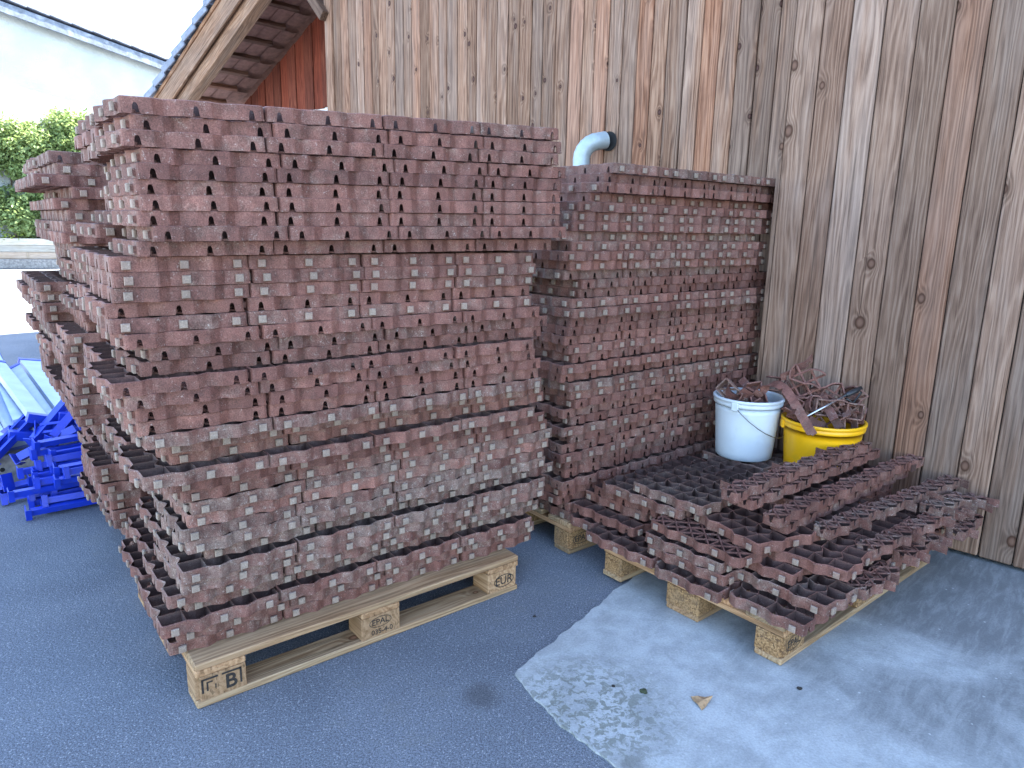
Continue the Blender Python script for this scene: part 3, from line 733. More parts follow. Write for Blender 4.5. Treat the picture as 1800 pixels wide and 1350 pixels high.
# --- stack by the barn (39 layers)
A2 = [.164, .135, .095, .089, -.006, -.019, -.029, -.091, -.022, -.075, -.027, -.04, .057, .057, .001, -.007, -.005, -.013]
B2 = [.0, .03, .0, .06, .02, .035, .02, .06, .035, .02, .03, .05, .04, .06]
FR2 = 'KNNKKKKKKKKNNNKKNNNKNKNKKNNNKNNKNNNNNNN'
N2 = 39
for i in range(1, N2 + 1):
    a0 = A2[i - 1] if i <= len(A2) else R.uniform(-.05, .03); b0 = B2[i - 1] if i <= len(B2) else R.uniform(.02, .055)
    wd = 1.36 if i > 2 else 1.33
    z = .144 + (N2 - i) * PITCH_Z; fr = FR2[i - 1]; lf = R.choice('NNK')
    if i in (13, 14, 15): lf = 'K'
    if i > 37: a0 = .02
    du = max(0, min(1, R.gauss(.33, .13)))
    for c_ in range(4):
        if a0 + (c_ + 1) * GP > 1.56: continue
        look = 'notched' if fr == 'N' else 'knobbed'
        lab = f'{look} brown grid, {COLW[c_]}, {layer_words(i, N2)} in the stack against the barn'
        add_grid(2, a0 + (c_ + .5) * GP + R.uniform(-.003, .003), b0 + .1705 + R.uniform(-.006, .006), z, fr, lf, max(0, min(1, du + R.gauss(0, .09))), max(0, min(1, .55 + LH[i + 3] + R.gauss(0, .07))), .45 + LH[-i] * .5 + R.gauss(0, .035), lab, 'paver grids in the stack against the barn', 1.0 if c_ else 1.1, R.gauss(0, .006))
    add_grid(2, a0 + R.gauss(0, .03) + .5 * GP, b0 + .1705 + .347, z, 'K', R.choice('NK'), du, .5, .45 + R.gauss(0, .08), f'brown grid at the rear left corner of the barn stack, {layer_words(i, N2)}', 'paver grids in the stack against the barn', .05)

# --- rear left stack (38 layers), two grids wide and three deep
A4 = {1: -.109, 2: -.093, 3: -.158, 4: -.054, 5: -.107, 6: -.071, 7: -.09, 8: -.098, 9: -.037, 10: -.034, 11: -.027, 12: -.024, 13: -.052, 14: -.08, 15: -.068, 16: -.053,
      17: -.119, 18: -.13, 19: -.135, 20: -.091, 21: -.107, 22: -.11, 23: -.12, 24: -.126, 25: -.111, 26: -.063, 27: -.02, 28: -.03, 29: -.01, 30: -.08, 31: -.075, 32: -.063, 33: -.036, 34: -.035, 35: -.033, 36: -.03, 37: .008, 38: .01}
FR4 = {1: 'N', 15: 'N', 16: 'N'}; N4 = 38
for i in range(1, N4 + 1):
    z = .144 + (N4 - i) * PITCH_Z; fr = FR4.get(i, 'K'); lf = 'K' if i in (13, 14, 27, 34, 36) else 'N'; du = max(0, min(1, R.gauss(.34, .1)))
    b0 = .956 + R.uniform(-.012, .02) - (.03 if i in (15, 17, 30) else 0)
    for c_ in range(2):
        for r_ in range(3):
            if c_ == 1 and r_ > 0: continue
            if r_ == 2 and i >= 28: continue
            if r_ == 2 and i < 13: dd = .02
            else: dd = R.gauss(0, .02)
            if r_ and i in (13, 14, 15, 16): dd -= .09
            name = ('front corner', 'middle', 'far corner')[r_] if c_ == 0 else 'inner'
            lab = f'{name} brown grid, {layer_words(i, N4)} in the leaning stack behind the front stack'
            add_grid(1, A4[i] + (c_ + .5) * GP + (dd if r_ else 0), b0 + .1705 + r_ * .347, z, fr if r_ == 0 else 'K', lf if r_ == 0 else R.choice('NNK'), max(0, min(1, du + R.gauss(0, .08))), .5 + R.gauss(0, .15), .5 + R.gauss(0, .08),
                     lab, 'paver grids in the leaning rear stack', (1.0 if c_ == 0 and r_ == 0 else .3 if c_ == 0 else .12), R.gauss(0, .01))

# the 245 that show largest become things, the rest one mass
LIMIT = 248
grids.sort(key=lambda g: -g['size'])
for g in grids[:LIMIT]:
    o = bpy.data.objects.new('paver_grid', gmesh(*g['mesh'])); C.objects.link(o)
    o.location = g['p']; q = Matrix.Rotation(g['rz'], 3, 'Z') @ Matrix.Rotation(R.gauss(0, .0012), 3, 'X') @ Matrix.Rotation(R.gauss(0, .0012), 3, 'Y')
    o.rotation_euler = (Matrix.Rotation(-math.atan(g['slope']), 3, Vector((-sin(g['ax']), cos(g['ax']), 0))) @ q).to_euler(); o.color = g['col']
    tag(o, g['label'], 'paver grid', g['group'])
rest = grids[LIMIT:]
tpl = grid_template(5, 5); Mi = tpl[2]
me0 = tmesh('mass_unit', tpl, GM)
nv = len(me0.vertices); co = np.empty(nv * 3); me0.vertices.foreach_get('co', co); co = co.reshape(-1, 3)
npoly = len(me0.polygons); ls = np.empty(npoly, np.int32); me0.polygons.foreach_get('loop_start', ls)
lt = np.empty(npoly, np.int32); me0.polygons.foreach_get('loop_total', lt); nl = len(me0.loops)
lv = np.empty(nl, np.int32); me0.loops.foreach_get('vertex_index', lv); mi = np.array(Mi, np.int32)
K = len(rest); big = bpy.data.meshes.new('remaining_paver_grids')
allco = np.empty((K, nv, 3)); colr = np.empty((K, nv, 4))
for k, g in enumerate(rest):
    c_, s_ = cos(g['rz']), sin(g['rz']); allco[k, :, 0] = co[:, 0] * c_ - co[:, 1] * s_ + g['p'].x; allco[k, :, 1] = co[:, 0] * s_ + co[:, 1] * c_ + g['p'].y; allco[k, :, 2] = co[:, 2] + g['p'].z
    colr[k, :] = g['col']
big.vertices.add(K * nv); big.vertices.foreach_set('co', allco.ravel())
big.loops.add(K * nl); big.loops.foreach_set('vertex_index', (lv[None, :] + (np.arange(K) * nv)[:, None]).astype(np.int32).ravel())
big.polygons.add(K * npoly); big.polygons.foreach_set('loop_start', (ls[None, :] + (np.arange(K) * nl)[:, None]).astype(np.int32).ravel())
big.polygons.foreach_set('material_index', np.tile(mi, K))
bpy.data.meshes.remove(me0)
big.polygons.foreach_set('use_smooth', np.zeros(K * npoly, bool))
at = big.attributes.new('gridcol', 'FLOAT_COLOR', 'POINT'); at.data.foreach_set('color', colr.ravel())
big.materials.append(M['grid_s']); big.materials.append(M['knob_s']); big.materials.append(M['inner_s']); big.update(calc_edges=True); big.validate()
tag(link('remaining_paver_grids', big), 'mass of further stacked brown grids at the sides and backs of the three stacks', 'paver grids', kind='stuff')

# ------------------------------------------------------------------ pallets
def text_mesh(body, size, bold=False):
    cu = bpy.data.curves.new('txt', 'FONT'); cu.body = body; cu.size = size; cu.align_x = 'CENTER'; cu.align_y = 'CENTER'; cu.extrude = .0006
    if bold: cu.offset = size * .02
    o = bpy.data.objects.new('txt', cu); C.objects.link(o); dg = bpy.context.evaluated_depsgraph_get()
    me = bpy.data.meshes.new_from_object(o.evaluated_get(dg)); bpy.data.objects.remove(o); bpy.data.curves.remove(cu); me.materials.clear(); return me
def ring_mesh(rx, ry, th, seg=40):
    bm = bmesh.new(); a = [bm.verts.new((cos(k * 2 * PI / seg) * rx, sin(k * 2 * PI / seg) * ry, .0006)) for k in range(seg)]
    b = [bm.verts.new((cos(k * 2 * PI / seg) * (rx - th), sin(k * 2 * PI / seg) * (ry - th), .0006)) for k in range(seg)]
    for k in range(seg): bm.faces.new((a[k], a[(k + 1) % seg], b[(k + 1) % seg], b[k]))
    return meshof('ring', bm)
PM = {}
def pallet(pos, rz, label, solid_front=False):
    """pos: near left bottom corner; local x along the 1.2 m side, y along the 0.8 m side"""
    p = empty('pallet', pos, rz); tag(p, label, 'pallet', 'wooden euro pallets under the grid stacks')
    def part(name, key, dims, loc, mat):
        if key not in PM: bm = bmesh.new(); bbox(bm, 0, dims[0], 0, dims[1], 0, dims[2], .004); PM[key] = meshof(name, bm)
        o = link(name, PM[key], mat, p); o.location = loc; return o
    y = 0
    for k, wd in enumerate((.145, .100, .145, .100, .145)):
        part('deck_board', f'd{wd}', (1.2, wd, .022), (R.uniform(-.002, .002), (0, .19, .3275, .51, .655)[k], .122 + R.uniform(-.0005, .0005)), M['deck'])
    for k, xx in enumerate((0, .5275, 1.055)): part('stretcher_board', 's', (.145, .8, .0215), (xx + .001, .0, .1003), M['cross'])
    bl = {}
    for ix, xx in enumerate((.0, .5275, 1.055)):
        for iy, (yy, wy) in enumerate(((0, .1), (.3275, .145), (.7, .1))):
            mk = f'b{wy}c{ix}{iy}{solid_front}'
            if mk not in PM:
                bm = bmesh.new(); vs = bbox(bm, 0, .145, 0, wy, 0, .078)
                # chamfer the outer vertical corner edges
                es = [ed for ed in bm.edges if abs(ed.verts[0].co.z - ed.verts[1].co.z) > .05 and ((ix == 0 and ed.verts[0].co.x < .01) or (ix == 2 and ed.verts[0].co.x > .14)) and ((iy == 0 and ed.verts[0].co.y < .01) or (iy == 2 and ed.verts[0].co.y > wy - .01))]
                if es: bmesh.ops.bevel(bm, geom=es, offset=.012, segments=2, affect='EDGES')
                bmesh.ops.bevel(bm, geom=[ed for ed in bm.edges if ed.calc_face_angle(0) > .6], offset=.0018, segments=1, affect='EDGES')
                PM[mk] = meshof('block', bm)
            o = link('block', PM[mk], M['endgrain'] if solid_front else M['chip'], p); o.location = (xx, yy + .001, .0222); bl[(ix, iy)] = o
    for k, (yy, wy) in enumerate(((0, .1), (.3275, .145), (.7, .1))): part('bottom_board', f'bb{wy}', (1.2, wy, .022), (0, yy, 0), M['deck'])
    return p, bl
def stamp(block, items, x, z, face='front', rot=0.0):
    for me, dx, dz in items:
        o = link('stamp', me, M['stamp'], block)
        o.matrix_parent_inverse = Matrix(); 
        if not me.materials: me.materials.append(M['stamp'])
        o.location = (x + dx, -.0009, z + dz); o.rotation_euler = (PI / 2, rot, 0)
p1, b1 = pallet((PAL[1][0], PAL[1][1], 0), PAL[1][2], 'weathered solid wood pallet under the tall front stack, stamped B on its corner', True)
BW = 0.145
E1 = ring_mesh(.047, .026, .0032)
def bracket():
    bm = bmesh.new()
    for x0, x1, z0, z1 in ((-.058, -.052, -.016, .030), (-.058, -.01, .024, .030), (.0, .058, .024, .030), (.052, .058, -.022, .030), (-.044, -.039, -.012, .018), (-.044, -.026, .013, .018), (-.020, -.0165, -.010, .004)):
        vs = [bm.verts.new(v) for v in ((x0, z0, .0007), (x1, z0, .0007), (x1, z1, .0007), (x0, z1, .0007))]; bm.faces.new(vs)
    return meshof('bracket', bm)
stamp(b1[(0, 0)], [(text_mesh('B', .064, True), .026, -.006), (bracket(), 0, 0)], .0735, .040)
stamp(b1[(1, 0)], [(text_mesh('EPAL', .030), 0, 0), (ring_mesh(.042, .0195, .0022), 0, 0), (text_mesh('035-4-0', .026), .006, -.036)], .070, .053)
stamp(b1[(2, 0)], [(text_mesh('EUR', .046), 0, 0), (E1, 0, 0)], .075, .038)
p2, b2 = pallet((PAL[2][0], PAL[2][1], 0), PAL[2][2], 'pallet with chipboard blocks under the stack against the barn')
stamp(b2[(0, 0)], [(text_mesh('EPAL', .038), 0, 0), (ring_mesh(.050, .026, .0026), 0, 0)], .072, .040)
p3, b3 = pallet((PAL[3][0], PAL[3][1], .007), PAL[3][2], 'low pallet with chipboard blocks carrying loose grids and two buckets')
EP = text_mesh('EPAL', .036)
stamp(b3[(0, 0)], [(EP, 0, 0), (ring_mesh(.050, .026, .0026), 0, 0)], .072, .040)
stamp(b3[(2, 0)], [(ring_mesh(.030, .018, .0024), 0, 0), (text_mesh('E', .02), 0, 0)], .060, .034)
q4 = pw_(1, .07, .956 + 1.22, 0)
p4, b4 = pallet((q4.x, q4.y, 0), PAL[1][2] - PI / 2, 'pallet hidden under the leaning rear stack')

# ------------------------------------------------------------------ loose grids on the low pallet
def loose(a, b, nx, ny, n, rot=0.0, front='K', left='K', dust=.3, hue=.5, bri=.5, flip=False, label='', z=None, tx=0.0, ty=0.0):
    me = tmesh('paver_grid', grid_template(nx, ny, ('N', 'K', 'N', 'K'), False, 0, None, True), GM) if flip else gmesh(nx, ny)
    o = bpy.data.objects.new('paver_grid', me); C.objects.link(o)
    zz = .151 + (n - 1) * PITCH_Z if z is None else z
    # left face of this pallet's view = short side; local x = long side
    ca, cb = a + nx * CELL / 2, b + ny * CELL / 2
    p = pw_(3, ca, cb, zz); o.location = p
    extra = {('N', 'K'): 0.0, ('K', 'N'): PI}.get((front, left), PI / 2 if nx == ny and front == 'K' else 0.0)
    rz = PAL[3][2] + rot + extra
    o.rotation_euler = (tx, ty, rz)
    if flip: o.rotation_euler = (PI + tx, ty, rz); o.location.z += GH
    o.color = (dust, hue, bri, 1); tag(o, label, 'paver grid', 'loose paver grids on the low pallet'); return o
G3 = [  # a, b, nx, ny, layer, rot, front(right side), left(short side facing us), dust, hue, text
    (-.012, -.068, 5, 4, 1, .0, 'K', 'K', .42, .35, 'dusty cut grid lying on the bare deck at the near corner'),
    (-.055, .225, 5, 4, 1, .02, 'K', 'K', .40, .38, 'bottom grid over the middle block of the near edge'),
    (-.040, .530, 5, 5, 1, .035, 'K', 'K', .30, .40, 'bottom grid with white L marks beside the barn stack'),
    (.02, .885, 5, 2, 1, .0, 'K', 'K', .3, .4, 'narrow cut bottom grid wedged against the barn stack'),
    (.345, -.05, 5, 5, 1, .01, 'K', 'K', .3, .4, 'bottom grid second along the side facing the plank wall'),
    (.345, .30, 5, 5, 1, 0, 'K', 'K', .3, .4, 'buried bottom grid in the middle of the low pallet'),
    (.345, .65, 5, 5, 1, 0, 'K', 'K', .3, .4, 'buried bottom grid by the barn stack side'),
    (.70, -.06, 5, 5, 1, -.02, 'K', 'K', .3, .4, 'bottom grid third along the side facing the plank wall'),
    (.70, .30, 5, 5, 1, 0, 'K', 'K', .3, .4, 'buried bottom grid under the yellow bucket'),
    (.70, .65, 5, 5, 1, 0, 'K', 'K', .3, .4, 'buried bottom grid under the white bucket'),
    (1.05, -.05, 4, 5, 1, 0, 'K', 'K', .3, .4, 'cut bottom grid over the far end block'),
    (1.05, .30, 3, 5, 1, 0, 'K', 'K', .3, .4, 'cut bottom grid behind the yellow bucket'),
    (.092, -.085, 5, 5, 2, -.015, 'K', 'K', .55, .45, 'pale edged grid overhanging the near corner of the pallet'),
    (.0, .240, 5, 5, 2, .01, 'K', 'K', .45, .35, 'grid second up in the middle pile of the near edge'),
    (.05, .700, 5, 5, 2, .02, 'K', 'N', .16, .5, 'red brown notched grid with open cells beside the barn stack'),
    (.445, -.06, 5, 5, 2, .02, 'K', 'K', .3, .5, 'second layer grid on the side facing the plank wall'),
    (.45, .30, 5, 5, 2, 0, 'K', 'K', .3, .4, 'second layer grid hidden mid pallet'),
    (.42, .68, 5, 5, 2, 0, 'K', 'K', .3, .4, 'second layer grid hidden beside the barn stack'),
    (.80, -.055, 5, 5, 2, .03, 'K', 'K', .4, .45, 'second layer grid near the plank wall end'),
    (.80, .30, 5, 5, 2, 0, 'K', 'K', .3, .4, 'second layer grid below the yellow bucket'),
    (.78, .66, 5, 5, 2, 0, 'K', 'K', .3, .4, 'second layer grid below the white bucket'),
    (1.16, -.13, 3, 5, 2, .05, 'K', 'K', .3, .4, 'short grid jutting out at the plank wall end'),
    (.005, .258, 5, 5, 3, .015, 'K', 'K', .50, .32, 'top grey edged grid of the middle pile of the near edge'),
    (.125, .062, 5, 3, 3, .03, 'K', 'K', .22, .5, 'narrow cut grid lying under the two big open grids'),
    (.14, .715, 5, 5, 3, .02, 'K', 'K', .3, .5, 'third layer grid under the notched pair'),
    (.47, -.02, 5, 5, 3, .04, 'K', 'K', .2, .55, 'third layer grid with open cells facing the plank wall'),
    (.48, .33, 5, 5, 3, 0, 'K', 'K', .3, .4, 'third layer grid hidden mid pallet'),
    (.47, .68, 5, 5, 3, 0, 'K', 'K', .3, .4, 'third layer grid hidden below the flat grey grids'),
    (.82, -.02, 5, 5, 3, -.03, 'K', 'K', .3, .5, 'third layer grid near the plank wall end'),
    (.83, .31, 5, 5, 3, 0, 'K', 'K', .3, .4, 'grid directly below the yellow bucket'),
    (.82, .66, 5, 5, 3, 0, 'K', 'K', .3, .4, 'third layer grid below the white bucket'),
    (.205, -.058, 5, 5, 4, .13, 'K', 'K', .14, .6, 'clean red brown open grid turned towards the plank wall'),
    (.132, .655, 5, 5, 4, .015, 'K', 'N', .2, .5, 'notched grid under the dusty upper grid'),
    (.035, .190, 5, 6, 4, -.03, 'N', 'K', .22, .5, 'upturned grid with a broken corner and open notches'),
    (.56, -.01, 5, 5, 4, .02, 'K', 'K', .3, .5, 'fourth layer grid with open cells beside the dusty strips'),
    (.49, .30, 5, 5, 4, 0, 'K', 'K', .3, .4, 'fourth layer grid hidden under the long strips'),
    (.48, .66, 5, 5, 4, .02, 'K', 'K', .4, .35, 'fourth layer grid below the flat grey grids'),
    (.82, .65, 5, 5, 4, .0, 'K', 'K', .4, .35, 'fourth layer grid right below the white bucket'),
    (.130, .130, 5, 5, 5, -.24, 'K', 'K', .14, .58, 'clean brown grid twisted askew at the front of the pile'),
    (.118, .525, 5, 6, 5, .01, 'K', 'K', .55, .4, 'long dusty edged grid below the topmost pale edged grid'),
    (.475, .50, 5, 5, 5, .03, 'K', 'K', .62, .30, 'flat grey dusty grid in front of the white bucket'),
    (.83, .60, 5, 5, 5, -.02, 'K', 'K', .62, .30, 'grey dusty grid carrying the white bucket'),
    (.49, .13, 5, 5, 5, 0, 'K', 'K', .3, .45, 'fifth layer grid under the long strips'),
    (.140, .445, 5, 5, 6, .0, 'K', 'K', .60, .4, 'topmost grid with a pale dusty edge and dark cells'),
    (.49, .20, 5, 3, 6, 0, 'K', 'K', .3, .45, 'cut grid propping up the long strips'),
    (.84, .18, 5, 3, 5, 0, 'K', 'K', .3, .45, 'cut grid propping the far end of the long strips'),
    (.84, .18, 5, 3, 4, 0, 'K', 'K', .3, .45, 'lower cut grid propping the far end of the long strips'),
    (.84, .18, 5, 3, 6, 0, 'K', 'K', .3, .45, 'upper cut grid propping the far end of the long strips'),
]
g3o = {}
for (a, b, nx, ny, n, rot, fr, lf, du, hu, text) in G3:
    o = loose(a, b, nx, ny, n, rot, fr, lf, du, hu, .5 + R.gauss(0, .06), flip=('upturned' in text), label=text, tx=R.gauss(0, .004), ty=R.gauss(0, .004)); g3o[text] = o
# white L marks on the bottom grid beside the barn stack
lm = bmesh.new()
for x0, x1, z0, z1 in ((-.0035, -.001, -.011, .011), (-.001, .006, -.011, -.0085)):
    lm.faces.new([lm.verts.new(v) for v in ((x0, z0, .0), (x1, z0, .0), (x1, z1, .0), (x0, z1, .0))])
lme = meshof('paint_mark', lm)
host = g3o['bottom grid with white L marks beside the barn stack']
for bb in (.565, .83):
    o = link('paint_mark', lme, M['white_paint']); 
    p = pw_(3, -.0455 if bb < .7 else -.054, bb, .151 + .021); t = PAL[3][2]
    ex = Vector((sin(t), -cos(t), 0)); ez = Vector((0, 0, 1)); en = Vector((-cos(t), -sin(t), 0))
    mw = Matrix(((ex.x, ez.x, en.x, p.x), (ex.y, ez.y, en.y, p.y), (ex.z, ez.z, en.z, p.z), (0, 0, 0, 1)))
    bpy.context.view_layer.update(); o.parent = host; o.matrix_parent_inverse = host.matrix_world.inverted(); o.matrix_world = mw

# strips cut from grids, lying upside down with their cross ribs up
SM = {}
def strip(a, b, ncell, n, rot, back, dust, hue, label, z=None, tilt=0.0, broken=.45):
    k = (ncell, R.randrange(3), broken)
    if k not in SM: SM[k] = tmesh('grid_strip', grid_template(ncell, 1, ('N', 'N', 'N', 'N'), False, broken, random.Random(hash(k[:2]) % 999), True), GM)
    o = bpy.data.objects.new('grid_strip', SM[k]); C.objects.link(o)
    zz = .151 + (n - 1) * PITCH_Z if z is None else z
    p = pw_(3, a + ncell * CELL / 2, b + CELL / 2, zz); o.location = p; o.location.z += GH
    # flipped about x: the stubs point to -y; turn by pi to point them to +y
    o.rotation_euler = (PI + R.gauss(0, .02), tilt + R.gauss(0, .006), PAL[3][2] + rot + (PI if back else 0)); o.color = (dust, hue, .5 + R.gauss(0, .06), 1)
    tag(o, label, 'grid strip', 'strips cut from grids on the low pallet'); return o
where = ('near', 'middle', 'far')
for k in range(3):
    strip(.110 + k * .347, .285 - k * .003, 5, 8.9, R.gauss(0, .008), True, .34, .42, f'ribbed brown strip with stubs, {where[k]} piece of the topmost row before the buckets')
    strip(.18 + k * .346, .262, 5, 7.9, R.gauss(0, .01), True, .30, .4, f'brown strip, {where[k]} piece right under the topmost row')
    strip(.192 + k * .347, .158 - k * .004, 5, 7, R.gauss(0, .008), True, .26, .45, f'ribbed red brown strip, {where[k]} piece of the second long row', broken=.0)
    strip(.25 + k * .346, .160, 5, 6, R.gauss(0, .01), True, .30, .4, f'brown strip, {where[k]} piece under the second long row', broken=.3)
    strip(.365 + k * .33, .050 - k * .028, 5, 6 if k == 0 else 5, -.06 + R.gauss(0, .03), False, .55, .2, f'mossy grey strip with curled cut walls, {where[k]} piece of the third row', z=.151 + 4.6 * PITCH_Z)
    strip(.45 + k * .32, -.075 - k * .02, 5 if k < 2 else 4, 5, -.05 + R.gauss(0, .04), False, .45, .35, f'pale dusty cut strip, {where[k]} piece facing the plank wall', z=.151 + 3.3 * PITCH_Z)
strip(1.235, .135, 2, 7, .0, True, .3, .45, 'short brown strip at the far end of the second long row', broken=0.)
for k, (a, b, n, rot, du) in enumerate(((.95, -.10, 4, -.10, .7), (.97, -.09, 5, -.15, .72), (1.0, -.155, 3, .12, .5), (.62, -.12, 3, .05, .4), (1.12, .02, 5, .1, .6), (.30, -.11, 2, .02, .45))):
    strip(a, b, 4 if a < 1.03 else 3, n, rot, False, du, .35, ('lilac grey cut strip jutting from the plank wall end', 'upper lilac grey cut strip with ragged stubs at the plank wall end', 'lowest ragged strip at the plank wall end', 'ragged strip low on the plank wall side',
          'cut strip lying at the far end below the long rows', 'cut strip wedged above the near corner grid')[k])

# ------------------------------------------------------------------ buckets
def bucket(pos, rb, rt, h, mat, label, handle_ang, rim=.016, lid=0.0):
    b = empty('bucket', pos); tag(b, label, 'bucket', 'buckets on the low pallet')
    bm = bmesh.new(); th = .003
    prof = [(0.001, 0), (rb - .006, 0), (rb, .006)]
    for k in range(1, 9): prof.append((rb + (rt - rb) * k / 9, h * k / 9))
    lip = h * .88
    prof += [(rt - .003, lip - .002), (rt + .004, lip), (rt + .0055, lip + .004), (rt + .0055, lip + .012), (rt + .004, lip + .016), (rt + .002, lip + .018), (rt + .004, h - .016), (rt + rim * .6, h - .013), (rt + rim * .6, h - .003), (rt + rim * .4, h), (rt - th, h - .001), (rt - th - .002, h - .01)]
    for k in range(8, -1, -1): prof.append((rb + (rt - rb) * k / 9 - th - .001, max(h * k / 9, .004)))
    prof.append((.001, .004))
    lathe(bm, prof, 64)
    bmesh.ops.recalc_face_normals(bm, faces=bm.faces[:])
    link('bucket_body', meshof('bucket_body', bm, True), mat, b)
    bm = bmesh.new(); pts = []
    hz_ = h * .90
    for k in range(15):
        t = k / 14; a = handle_ang + PI * t; sag = -.145 * sin(PI * t); r_ = rt + .010 + .012 * sin(PI * t)
        pts.append((cos(a) * r_, sin(a) * r_, hz_ + sag))
    tube(bm, pts, .0023, 6); link('handle', meshof('handle', bm, True), M['wire'], b)
    for s_ in (0, PI):
        bm = bmesh.new(); bbox(bm, -.016, .016, -.004, .010, -.02, .018, .003); o = link('handle_lug', meshof('handle_lug', bm), mat, b)
        a = handle_ang + s_; o.location = (cos(a) * (rt + .003), sin(a) * (rt + .003), hz_); o.rotation_euler = (0, 0, a - PI / 2)
    return b
wb = pw_(3, .945, .785, .151 + 5 * PITCH_Z)
bucket(wb, .130, .153, .295, M['white_plastic'], 'white plastic bucket full of broken grid pieces, wire handle hanging down', math.atan2(-wb.y, -wb.x) - .35)
yb = pw_(3, 1.10, .487, .151 + 3 * PITCH_Z)
bucket(yb, .146, .174, .300, M['yellow_plastic'], 'yellow plastic bucket heaped with broken grid pieces', math.atan2(-yb.y, -yb.x) + 1.9)

# ------------------------------------------------------------------ broken grid pieces in the buckets
def wall_strip(name, pts2, h=.038, th=.0042, notches=()):
    """a bent strip of grid wall: plan polyline extruded to height h"""
    bm = bmesh.new(); n = len(pts2); rows = []
    for i, p in enumerate(pts2):
        p = Vector(p); d = (Vector(pts2[min(i + 1, n - 1)]) - Vector(pts2[max(i - 1, 0)])).normalized(); nn = Vector((-d.y, d.x)) * th / 2
        zb = .018 if i in notches else 0
        rows.append([bm.verts.new((p.x + nn.x, p.y + nn.y, zb)), bm.verts.new((p.x - nn.x, p.y - nn.y, zb)), bm.verts.new((p.x - nn.x, p.y - nn.y, h)), bm.verts.new((p.x + nn.x, p.y + nn.y, h))])
    for i in range(n - 1):
        for k in range(4): bm.faces.new((rows[i][k], rows[i][(k + 1) % 4], rows[i + 1][(k + 1) % 4], rows[i + 1][k]))
    bm.faces.new(rows[0][::-1]); bm.faces.new(rows[-1]); bmesh.ops.recalc_face_normals(bm, faces=bm.faces[:]); return bm
def wavy(ncell, curl=0.0):
    pts = [(0, 0)]; x = 0; nt = []
    for c_ in range(ncell):
        for s_, of, zb, fl in (edge_pts(c_ % 2, True, 'N', CELL)):
            if zb > 0: nt.append(len(pts))
            pts.append((x + s_, of))
        x += CELL; pts.append((x, 0))
    if curl:
        out = []
        for px, py in pts:
            a = px * curl; r_ = 1 / curl; out.append((sin(a) * (r_ - py), (1 - cos(a)) * r_ + py * cos(a)))
        pts = out
    return pts, nt
frag = []
for nc, cu in ((3, 3.5), (2, -5.0), (4, 1.8)):
    p, nt = wavy(nc, cu); frag.append((wall_strip('f', p, notches=nt), 'grid_fragment'))
def cellfrag(nx, ny, rg, drop):
    """an open lattice of a few cells with some walls missing and cross ribs left"""
    bm = bmesh.new(); th = .0015
    for i in range(nx + 1):
        for j in range(ny):
            if rg.random() > drop:
                x = i * CELL; tmp = [(x - (.009 * sin(PI * k / 4) if j % 2 else 0), j * CELL + k * CELL / 4) for k in range(5)]
                b2_ = wall_strip('x', tmp, .038, .0062); me = meshof('tmp', b2_); bm.from_mesh(me); bpy.data.meshes.remove(me)
    for j in range(ny + 1):
        for i in range(nx):
            if rg.random() > drop * .6:
                tmp = [(i * CELL + k * CELL / 4, j * CELL + (.009 * sin(PI * k / 4) if i % 2 else 0)) for k in range(5)]
                b2_ = wall_strip('x', tmp, .038, .0062); me = meshof('tmp', b2_); bm.from_mesh(me); bpy.data.meshes.remove(me)
    for i in range(nx):
        for j in range(ny):
            if rg.random() > .3:
                for sx, sy, ex, ey in ((0, 0, 1, 1), (1, 0, 0, 1)):
                    tube(bm, [((i + sx) * CELL, (j + sy) * CELL, .003), ((i + ex) * CELL, (j + ey) * CELL, .004)], .0060, 6)
    return bm
rg = random.Random(4)
frag_mesh = [meshof('grid_fragment', f_[0]) for f_ in frag] + [meshof('grid_fragment', cellfrag(*a, rg, d_)) for a, d_ in (((2, 1), .15), ((2, 2), .35), ((1, 1), .2), ((3, 1), .3), ((1, 2), .3))]
for me in frag_mesh:
    cc = sum((v.co for v in me.vertices), Vector()) / len(me.vertices); me.transform(Matrix.Translation(-cc))
for me in frag_mesh: me.materials.append(M['grid']); me.materials.append(M['knob'])
def fragment(mi, loc, eul, label, du, group, sc=1.0):
    o = bpy.data.objects.new('grid_fragment', frag_mesh[mi]); C.objects.link(o); o.location = loc; o.rotation_euler = eul; o.color = (du, rg.uniform(.3, .6), .5 + rg.gauss(0, .1), 1); o.scale = (sc,) * 3
    tag(o, label, 'broken piece', group); return o
view = Vector((wb.x, wb.y, 0)).normalized(); side = Vector((view.y, -view.x, 0))
def at_(base, r_, f_, z): return base + side * r_ - view * f_ + Vector((0, 0, z))
va = math.atan2(view.y, view.x)
FW = [(7, -.10, -.01, .235, (1.0, -.5, va + 1.2), .75, 'pale dusty broken piece leaning out of the white bucket over its rim'),
      (4, -.03, .03, .245, (.5, .3, va - 1.2), .2, 'red brown two cell piece in the middle of the white bucket'),
      (0, .02, .0, .27, (.3, .5, va - .9), .15, 'curved notched piece lying on top in the white bucket'),
      (2, .05, -.05, .25, (.7, -.4, va + .6), .3, 'long wavy piece half sunk in the white bucket'),
      (5, .06, .06, .24, (.9, .2, va), .3, 'single cell piece by the white bucket rim'),
      (6, -.05, -.07, .22, (.4, .8, va + 1.5), .3, 'three cell piece deep in the white bucket'),
      (7, .0, .05, .20, (.3, .4, va + .3), .4, 'dull piece under the others in the white bucket')]
FW += [(3, -.075, .03, .285, (1.2, .6, va - 2.2), .8, 'pale dusty piece poking up at the left rim of the white bucket'),
      (7, .04, .02, .285, (.9, -.2, va - 1.3), .2, 'brown lattice piece high in the white bucket'),
      (1, -.01, .07, .275, (.4, .2, va - .2), .2, 'short curled strip at the front of the white bucket')]
